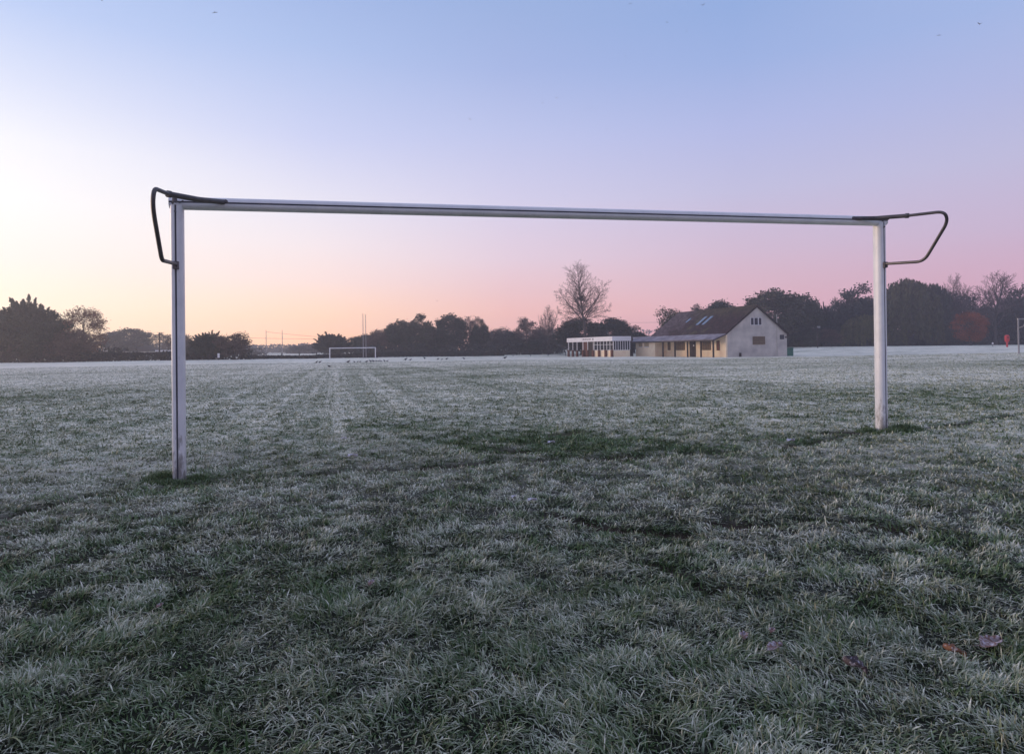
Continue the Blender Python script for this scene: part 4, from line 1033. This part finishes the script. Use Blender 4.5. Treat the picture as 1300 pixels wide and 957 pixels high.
# ------------------------------------------------------------------ far goal, rugby posts, right goal
def far_goal(px0, px1, ytop, d, name, label, r_=.06, extra=None, d2=None):
    a, b_ = P(px0, HZ(px0), d), P(px1, HZ(px1), d2 or d); zt = P((px0 + px1) / 2, ytop, d)[2]
    e = empty(name, (*(a[:2]), gz(*a[:2])), 0, label=label, cat='goal'); o_ = Vector(e.location)
    A_, B_ = Vector((a[0], a[1], 0)) - Vector((o_.x, o_.y, 0)), Vector((b_[0], b_[1], 0)) - Vector((o_.x, o_.y, 0))
    zt -= o_.z
    for q in (A_, B_):
        mb = MB(); mb.tube([q + Vector((0, 0, -.3)), q + Vector((0, 0, zt - r_ * .9))], r_, 10); mb.build('post', M['white'] if extra is None else M['far_post'], e, smooth=True)
    dr = (B_ - A_).normalized(); mb = MB(); mb.tube([A_ - dr * r_ + Vector((0, 0, zt)), B_ + dr * r_ + Vector((0, 0, zt))], r_, 10); mb.build('crossbar', M['white'] if extra is None else M['far_post'], e, smooth=True)
    nn = Vector((-dr.y, dr.x, 0)) * (extra or .9)
    for q, s in ((A_, 1), (B_, -1)):
        mb = MB(); mb.tube([q + dr * .35 * s + Vector((0, 0, zt)), q + nn * .6 + Vector((0, 0, zt + .02)), q + nn * .35 + Vector((0, 0, zt - .5)), q + Vector((0, 0, zt - .6))], .025, 6); mb.build('net_support', M['far_post'], e, smooth=True)
    return e
far_goal(418.6, 476.5, 441.7, 99, 'football_goal', 'small distant white goal frame at the far end of the pitch', .075)
far_goal(1293.2, 1430, 404, 42, 'football_goal', 'grey goal frame cut off by the right edge of the photo', .05, extra=-.9, d2=45)
d = 104; a = P(461.2, 446, d); b_ = P(464.7, 446, d + 6)
e = empty('rugby_posts', (a[0], a[1], gz(a[0], a[1])), 0, label='tall slim white rugby posts seen edge-on behind the distant goal', cat='rugby posts')
zt = P(462, 398, d)[2] - e.location.z; off_ = Vector((b_[0] - a[0], b_[1] - a[1], 0))
for q, zz in ((Vector((0, 0, 0)), zt), (off_, P(464.7, 399, d + 6)[2] - e.location.z)):
    mb = MB(); mb.tube([q + Vector((0, 0, -.3)), q + Vector((0, 0, 3)), q + Vector((0, 0, zz))], .06, 8, [.07, .06, .045]); mb.build('post', M['far_post'], e, smooth=True)
mb = MB(); mb.tube([Vector((0, 0, 1.7)), off_ + Vector((0, 0, 1.7))], .05, 8); mb.build('crossbar', M['white'], e, smooth=True)

# ------------------------------------------------------------------ small field furniture
def at(px, d): p_ = P(px, HZ(px), d); return (p_[0], p_[1], gz(p_[0], p_[1]))
l = at(1278.5, 100); e = empty('litter_bin', l, R(-10), label='bright red bin on a narrow red post near the right edge', cat='bin')
mb = MB(); mb.tube([(0, 0, -.2), (0, 0, .85)], .13, 10); mb.build('post', M['red'], e, smooth=True)
mb = MB(); prof = [(.24, .85), (.31, .95), (.33, 1.65), (.26, 1.85), (.12, 1.93)]
vs = []; n_ = 14
for r_, z_ in prof: vs += [(r_ * math.cos(2 * math.pi * k / n_), r_ * math.sin(2 * math.pi * k / n_), z_) for k in range(n_)]
fs = [(j * n_ + k, j * n_ + (k + 1) % n_, (j + 1) * n_ + (k + 1) % n_, (j + 1) * n_ + k) for j in range(len(prof) - 1) for k in range(n_)] + [tuple(range(n_)), tuple(range((len(prof) - 1) * n_, len(prof) * n_))]
mb.add(vs, fs); mb.build('body', M['red'], e, smooth=True)
mb = MB(); mb.box(-.16, .16, -.345, -.30, 1.45, 1.6); mb.build('slot', M['darkwood'], e)
l = at(1260.2, 104); e = empty('marker', l, 0, label='small round white marker on a short stake beside the autumn tree', cat='marker')
mb = MB(); mb.tube([(0, 0, -.1), (0, 0, .42)], .03, 6); mb.build('stake', M['darkwood'], e); mb = MB(); mb.ellipsoid((0, 0, .58), (.17, .1, .17)); mb.build('disc', M['white'], e, smooth=True)
l = at(1038, 125); e = empty('lamp_post', l, 0, label='slim dark pole with a small pale lamp head right of the clubhouse', cat='lamp post')
zt = P(1038, 416, 125)[2] - l[2]
mb = MB(); mb.tube([(0, 0, -.2), (0, 0, zt)], .09, 8, [.13, .09]); mb.build('pole', M['darkwood'], e, smooth=True)
mb = MB(); mb.box(.0, .55, -.15, .15, zt - .05, zt + .3); mb.build('lamp_head', M['far_post'], e, bevel=.03)
l = at(277.5, 92); e = empty('notice_board', l, 0, label='small white notice board in front of the spiky bushy tree at the left', cat='sign')
mb = MB(); mb.box(-.16, .16, -.03, .0, .35, 1.0); mb.build('board', M['white'], e); mb = MB(); mb.tube([(0, .03, -.2), (0, .03, .95)], .03, 6); mb.build('post', M['darkwood'], e)
# bungalow & outbuilding beyond the left hedge
def house(px0, px1, d, ytop, yeave, label, pale=False):
    a, b_ = P(px0, HZ(px0), d), P(px1, HZ(px1), d); wdt = b_[0] - a[0]; z0 = gz(a[0], a[1])
    zt = P((px0 + px1) / 2, ytop, d)[2] - z0; ze = P((px0 + px1) / 2, yeave, d)[2] - z0
    e = empty('bungalow' if not pale else 'outbuilding', (a[0], a[1], z0), 0, label=label, cat='house' if not pale else 'shed')
    mb = MB(); mb.box(.3, wdt - .3, .3, 6, -.3, ze - .004); wl = mb.build('wall', M['greyrender'] if not pale else M['darkwood'], e)
    for k in range(3):
        x_ = wdt * (.2 + .3 * k); mb = MB(); mb.box(x_ - .4, x_ + .4, .25, .297, max(.4, ze - 1.3), ze - .25); mb.build('window', M['glass'], e)
    if pale:
        mb = MB(); mb.box(0, wdt, 0, 6.4, ze, zt); mb.build('roof', M['white'], e)
    else:
        hx = min(3.0, wdt * .3); mb = MB()
        mb.add([(0, 0, ze), (wdt, 0, ze), (wdt, 6.4, ze), (0, 6.4, ze), (hx * 1.3, 3.2, zt), (wdt - hx * 1.5, 3.2, zt)], [(0, 3, 2, 1), (0, 1, 5, 4), (1, 2, 5), (2, 3, 4, 5), (3, 0, 4)])
        rf = mb.build('roof', M['slate'], e)
        mb = MB(); mb.box(wdt * .42, wdt * .47, 3, 3.6, zt - .3, zt + .55); mb.build('chimney', M['brick'], rf)
    return e
house(147, 200, 160, 438.3, 446.3, 'dark hip-roofed bungalow showing above the left hedge')
house(197, 250, 118, 444.2, 446.2, 'low flat white-roofed shed behind the left goal post', True)
# post and rail fence at the far end
def fence(px0, px1, d0, d1, h, label, step):
    a, b_ = P(px0, HZ(px0), d0), P(px1, HZ(px1), d1); z0 = gz(a[0], a[1]); e = empty('fence', (a[0], a[1], z0), 0, label=label, cat='fence')
    ln = math.hypot(b_[0] - a[0], b_[1] - a[1]); n_ = int(ln / step)
    prevp = None
    for k in range(n_ + 1):
        x, y = a[0] + (b_[0] - a[0]) * k / n_, a[1] + (b_[1] - a[1]) * k / n_; z = gz(x, y) - z0
        q = Vector((x - a[0], y - a[1], z)); mb = MB(); mb.box(q.x - .06, q.x + .06, q.y - .05, q.y + .05, q.z - .2, q.z + h); mb.build('post', M['darkwood'], e)
        if prevp is not None:
            mb = MB()
            for hh in (h * .5, h * .9): mb.tube([prevp + Vector((0, -.07, hh)), q + Vector((0, -.07, hh))], .035, 4)
            mb.build('rail', M['darkwood'], e)
        prevp = q
fence(312, 402, 101, 104, 1.0, 'dark post and rail fence along the far end left of the distant goal', 2.4)
fence(585, 718, 123, 122, .9, 'low dark rail fence at the foot of the central wood', 3.0)
# utility poles and wires
def pole(px, ytop, d, label, arm=True):
    l = at(px, d); e = empty('utility_pole', l, 0, label=label, cat='utility pole'); zt = P(px, ytop, d)[2] - l[2]
    mb = MB(); mb.tube([(0, 0, -.2), (0, 0, zt)], .12, 8, [.15, .1] if arm else [.09, .06]); mb.build('pole', M['darkwood' if arm else 'far_post'], e, smooth=True)
    if arm: mb = MB(); mb.box(-.7, .7, -.06, .06, zt - .5, zt - .38); mb.build('crossarm', M['darkwood'], e)
    return Vector((l[0], l[1], l[2] + zt - .4))
w1 = pole(202.5, 422, 112, 'wooden utility pole with a crossarm left of the near goal post')
w2 = pole(338, 419, 150, 'slim pole in the hazy gap, left of two', False)
w3 = pole(358.5, 419, 152, 'slim pole in the hazy gap, right of two', False)
def wire(p0, p1, sag, label):
    pts = []
    for k in range(13):
        t = k / 12; q = Vector(p0).lerp(Vector(p1), t); q.z -= sag * 4 * t * (1 - t); pts.append(q)
    mb = MB(); mb.tube(pts, .024, 4); o = mb.build('overhead_wire', M['wire']); return tag(o, label, 'cable')
wire(w1, P(480, 429, 190), .5, 'overhead wire running right from the crossarm pole past the hazy gap')
wire(P(-60, 418, 150), w1, .8, 'overhead wire coming in from the left to the crossarm pole')
wire(w2 , P(470, 431, 170), .3, 'lower overhead wire crossing behind the two slim poles')
wire(P(790, 409.5, 180), P(900, 408, 180), .1, 'thin wire crossing the sky just left of the tiled roof')

# ------------------------------------------------------------------ birds
def bird_mesh():
    mb = MB()
    mb.ellipsoid((0, 0, .16), (.13, .06, .065), 8, 6, Matrix.Rotation(R(-18), 3, 'Y')); mb.ellipsoid((.13, 0, .235), (.042, .036, .036), 8, 5)
    mb.tube([(.165, 0, .235), (.21, 0, .228)], .01, 5, [.013, .003]); mb.add([(-.1, -.03, .15), (-.1, .03, .15), (-.24, .025, .10), (-.24, -.025, .10), (-.1, -.03, .135), (-.1, .03, .135), (-.24, .025, .09), (-.24, -.025, .09)], [(0, 1, 2, 3), (7, 6, 5, 4), (0, 3, 7, 4), (1, 5, 6, 2), (2, 6, 7, 3), (0, 4, 5, 1)])
    mb.tube([(0, -.02, .12), (.01, -.02, 0)], .007, 4); mb.tube([(0, .02, .12), (.01, .02, 0)], .007, 4)
    return mb
bproto = None
GBD = [((402, 461), 1, 'dark bird on the frosted grass, left one of a pair left of the distant goal'), ((406, 461), 1, 'dark bird on the frosted grass, right one of a pair left of the distant goal'), ((418, 466.3), 1.1, 'dark bird on the grass alone nearest the camera below the distant goal'),
       ((442, 460.8), 1.2, 'plump dark bird on the grass in front of the middle of the distant goal'), ((450, 460), .7, None), ((454, 460), .7, None), ((457.3, 459.9), .7, None), ((465.5, 460.2), 1, None),
       ((470.5, 459.9), 1.1, None), ((474, 459.8), 1.1, None), ((478, 459.3), .8, None), ((481, 459.3), .8, None), ((484, 459.4), .8, None), ((488, 459.4), 1, None), ((491.5, 459.3), .8, None),
       ((515, 457.8), 1.2, 'dark bird on the grass, left one of a pair right of the distant goal'), ((521, 457.8), .9, 'dark bird on the grass, right one of a pair right of the distant goal'), ((539, 456), 1, 'lone dark bird on the grass below the tallest tree of the wood'),
       ((556, 457), .9, 'dark bird on the grass below the middle of the wood'), ((561, 457), .7, 'small dark bird on the grass below the middle of the wood'), ((567, 456.8), .9, 'dark bird on the grass, right end of three below the wood'), ((589, 456.2), .9, 'lone dark bird on the grass in front of the low rail fence'), ((641, 456), 1.3, 'larger dark bird on the grass left of the pavilion')]
for i, ((px, py), s, lb) in enumerate(GBD):
    p_, d_ = hit(px, py + .4)
    if bproto is None: bproto = bird_mesh().build('bird', M['bird'], None, smooth=True); o = bproto
    else: o = bproto.copy(); COL.objects.link(o)
    o.location = (p_[0], p_[1], gz(p_[0], p_[1]) - .01); o.rotation_euler = (0, 0, random.choice((0, math.pi)) + random.gauss(0, .5)); o.scale = (s * 1.1 * d_ / 70,) * 3
    tag(o, lb or 'small dark bird in the row feeding on the grass in front of the distant goal', 'bird', 'birds feeding on the frosted grass')
def fly_mesh(dih):
    mb = MB(); mb.ellipsoid((0, 0, 0), (.22, .06, .06), 8, 6); mb.tube([(.2, 0, .01), (.28, 0, 0)], .01, 5, [.02, .004])
    mb.add([(-.18, -.03, 0), (-.18, .03, 0), (-.34, .07, 0), (-.34, -.07, 0), (-.18, -.03, -.012), (-.18, .03, -.012), (-.34, .07, -.01), (-.34, -.07, -.01)], [(0, 1, 2, 3), (7, 6, 5, 4), (0, 3, 7, 4), (1, 5, 6, 2), (2, 6, 7, 3), (0, 4, 5, 1)])
    for s in (1, -1):
        a = [(.1, .03 * s, .02), (-.1, .03 * s, .02), (-.05, .28 * s, .02 + .28 * dih), (.12, .28 * s, .02 + .28 * dih), (-.12, .6 * s, .02 + .42 * dih), (-.02, .6 * s, .02 + .42 * dih)]
        b_ = [(x, y, z - .015) for x, y, z in a]
        mb.add(a + b_, [(0, 1, 2, 3), (3, 2, 4, 5), (9, 8, 7, 6), (11, 10, 8, 9), (0, 3, 9, 6), (3, 5, 11, 9), (5, 4, 10, 11), (4, 2, 8, 10), (2, 1, 7, 8), (1, 0, 6, 7)])
    return mb
fprot = [fly_mesh(.7).build('bird', M['gull'], None, smooth=False), fly_mesh(-.25).build('bird', M['gull'], None, smooth=False)]
FL = [((129, 1), 5, 'tiny bird flying at the very top left of the sky'), ((273, 16), 7, 'bird with spread wings flying high in the upper left sky'), ((597, 152), 4, 'tiny dark bird flying high above the middle of the crossbar'),
      ((689, 131), 3.4, 'tiny bird flying high over the crossbar, lower left one of two close together'), ((707, 125), 5, 'tiny bird flying high over the crossbar, upper right one of two close together'), ((593, 327), 4.5, 'tiny bird flying under the middle of the crossbar'),
      ((555, 382.5), 4, 'tiny bird flying low just above the wood'), ((645, 367), 4, 'tiny bird flying low left of the big bare tree'), ((1244, 31), 7, 'bird gliding in the upper right corner of the sky'), ((1192, 45), 5, 'tiny bird left of the gliding one in the upper right sky'),
      ((892, 7), 6, 'bird at the top edge of the sky right of centre'), ((872, 40), 3, 'tiny bird high in the sky right of centre, lowest of three'), ((847, 29), 3.4, 'tiny bird high in the sky right of centre, middle of three'), ((800, 5), 4, 'tiny bird at the top edge of the sky above the bare tree'), ((794, 72), 3, 'tiny bird alone in the sky well above the bare tree'), ((770, 164), 3, 'faint tiny bird below the scattered flock right of the middle')]
FLK = [(738, 146), (745, 140), (749, 139), (754, 139), (759, 138.5), (730, 155), (740, 158)]
for i, ((px, py), wpx, lb) in enumerate(FL + [(q, 1.8, None) for q in FLK]):
    dd = 40 if lb else 70; p_ = P(px, py, dd); s = wpx / F * dd / 1.2
    o = fprot[i] if i < 2 else fprot[i % 2].copy()
    if i >= 2: COL.objects.link(o)
    o.location = tuple(p_); o.scale = (s,) * 3; o.rotation_euler = (random.gauss(0, .15), random.gauss(0, .1), math.pi / 2 + random.gauss(0, .5))
    tag(o, lb or 'faint speck of a bird in the scattered flock high right of the middle', 'bird', 'birds flying in the dawn sky')

# ------------------------------------------------------------------ fallen leaves
def leafmat(name, c1, c2, fr_):
    m, nt, b = mat(name); tc = N(nt, 'ShaderNodeTexCoord').outputs['Object']
    c = ramp(nt, noise(nt, 30, 4, tc), [(.3, c1), (.7, c2)]); c = mixc(nt, ramp(nt, noise(nt, 90, 3, tc), [(.6 - fr_ * .4, 0.0), (.85 - fr_ * .3, .9)]), c, (.62, .60, .68))
    nt.links.new(c, b.inputs['Base Color']); b.inputs['Roughness'].default_value = .7; bump(nt, b, noise(nt, 60, 3, tc), .4, .003); return m
ML = [leafmat('pink_brown_leaf', (.22, .12, .095), (.13, .065, .05), .4), leafmat('orange_leaf', (.26, .11, .05), (.15, .065, .035), .15), leafmat('dark_leaf', (.07, .045, .05), (.04, .03, .035), .2), leafmat('frosted_leaf', (.55, .55, .56), (.42, .42, .42), 1.0)]
def leaf(px, py, wpx, mi, label, curl=.6, rz=None, tilt=.2):
    p_, d_ = hit(px, py); sz = wpx / F * d_ * .85
    nu, nv = 13, 9; V = []
    for i in range(nu):
        u = i / (nu - 1)
        half = .36 * math.sin(math.pi * min(1, u * 1.02)) ** .7 * (1 + .18 * math.sin(u * 22)) + .006
        for j in range(nv):
            v = -1 + 2 * j / (nv - 1); 
            V.append(((u - .5), v * half * (1 - .25 * curl), curl * (v * v) * half * .9 + .10 * math.sin(u * 5 + v * 2) + curl * .25 * (u - .5) ** 2 * 2))
    Fq = [(i * nv + j, i * nv + j + 1, (i + 1) * nv + j + 1, (i + 1) * nv + j) for i in range(nu - 1) for j in range(nv - 1)]
    mb = MB(); mb.v = [(x * sz, y * sz, z * sz) for x, y, z in V]; mb.f = Fq
    o = mb.build('fallen_leaf', ML[mi], None, smooth=True); md = o.modifiers.new('thickness', 'SOLIDIFY'); md.thickness = sz * .02
    st = MB(); st.tube([(-.5 * sz, 0, .0), (-.62 * sz, .01 * sz, .02 * sz), (-.75 * sz, .05 * sz, .05 * sz)], sz * .012, 5); s_ = st.build('stalk', ML[mi], o)
    o.location = (p_[0], p_[1], gz(p_[0], p_[1]) + .024 + .012 * min(1, sz * 10)); o.rotation_euler = (tilt, -tilt * .6, rz if rz is not None else random.uniform(0, 6))
    tag(o, label, 'leaf', 'fallen leaves on the grass')
leaf(1258, 828, 38, 0, 'broad frosted pink-brown leaf lying nearest the right edge of the grass', .5, .2)
leaf(1211, 840, 30, 1, 'orange-brown curled leaf left of the broad pink one', .9, 2.4, .5)
leaf(1084, 860, 36, 2, 'dark purple-grey curled leaf, lowest of the fallen leaves', 1.0, 2.2, .4)
leaf(984, 834, 28, 0, 'pale pink-brown crumpled leaf, lowest of the three left of the dark leaf', .8, .3)
leaf(944, 818, 20, 0, 'small pink-brown leaf left of the crumpled pair', .7, 1.1)
leaf(980, 810, 14, 0, 'tiny reddish leaf just above the crumpled pink-brown leaf', .7, .8)
leaf(471, 748, 14, 0, 'small reddish leaf alone on the grass left of centre', .6, 1.2)
leaf(203, 777, 12, 0, 'tiny pink leaf on the grass at the left below the post', .6, 1.2)
leaf(448, 584, 15, 3, 'white frosted leaf clump lying in front of the goal line', .8, .1, .1)
leaf(437, 560, 8, 3, 'small white frosted leaf beyond the frosted clump', .8, .1, .1)
leaf(700, 566, 12, 3, 'frosted leaf on the dark green goalmouth patch', .8, .3, .1)
leaf(676, 641, 14, 3, 'white frosted leaf in the middle of the grass, right one of two', .8, .1, .1)
leaf(652, 636, 10, 3, 'white frosted leaf in the middle of the grass, left one of two', .8, .9, .1)
leaf(1004, 564, 14, 3, 'frost-white leaf on the furrow left of the right post', .8, .2, .1)

# ------------------------------------------------------------------ haze
HZD = .0011
mb = MB(); mb.box(-500, 500, -500, 500, -2.2, 21)
hz = mb.build('haze', None if False else M['white']); hz.data.materials.clear()
m = bpy.data.materials.new('haze'); m.use_nodes = True; nt = m.node_tree; nt.nodes.clear(); out = N(nt, 'ShaderNodeOutputMaterial'); pv = N(nt, 'ShaderNodeVolumePrincipled')
pv.inputs['Color'].default_value = (.95, .93, .98, 1); pv.inputs['Density'].default_value = HZD; pv.inputs['Anisotropy'].default_value = .68
nt.links.new(pv.outputs[0], out.inputs['Volume']); hz.data.materials.append(m)
tag(hz, 'thin pale dawn haze over the whole field', 'haze', kind='stuff')
print('birds top z', max(o.location.z for o in bpy.data.objects if o.name.startswith('bird')), 'goal width', np.hypot(*(pR - pL)[:2]), 'n grass', n)
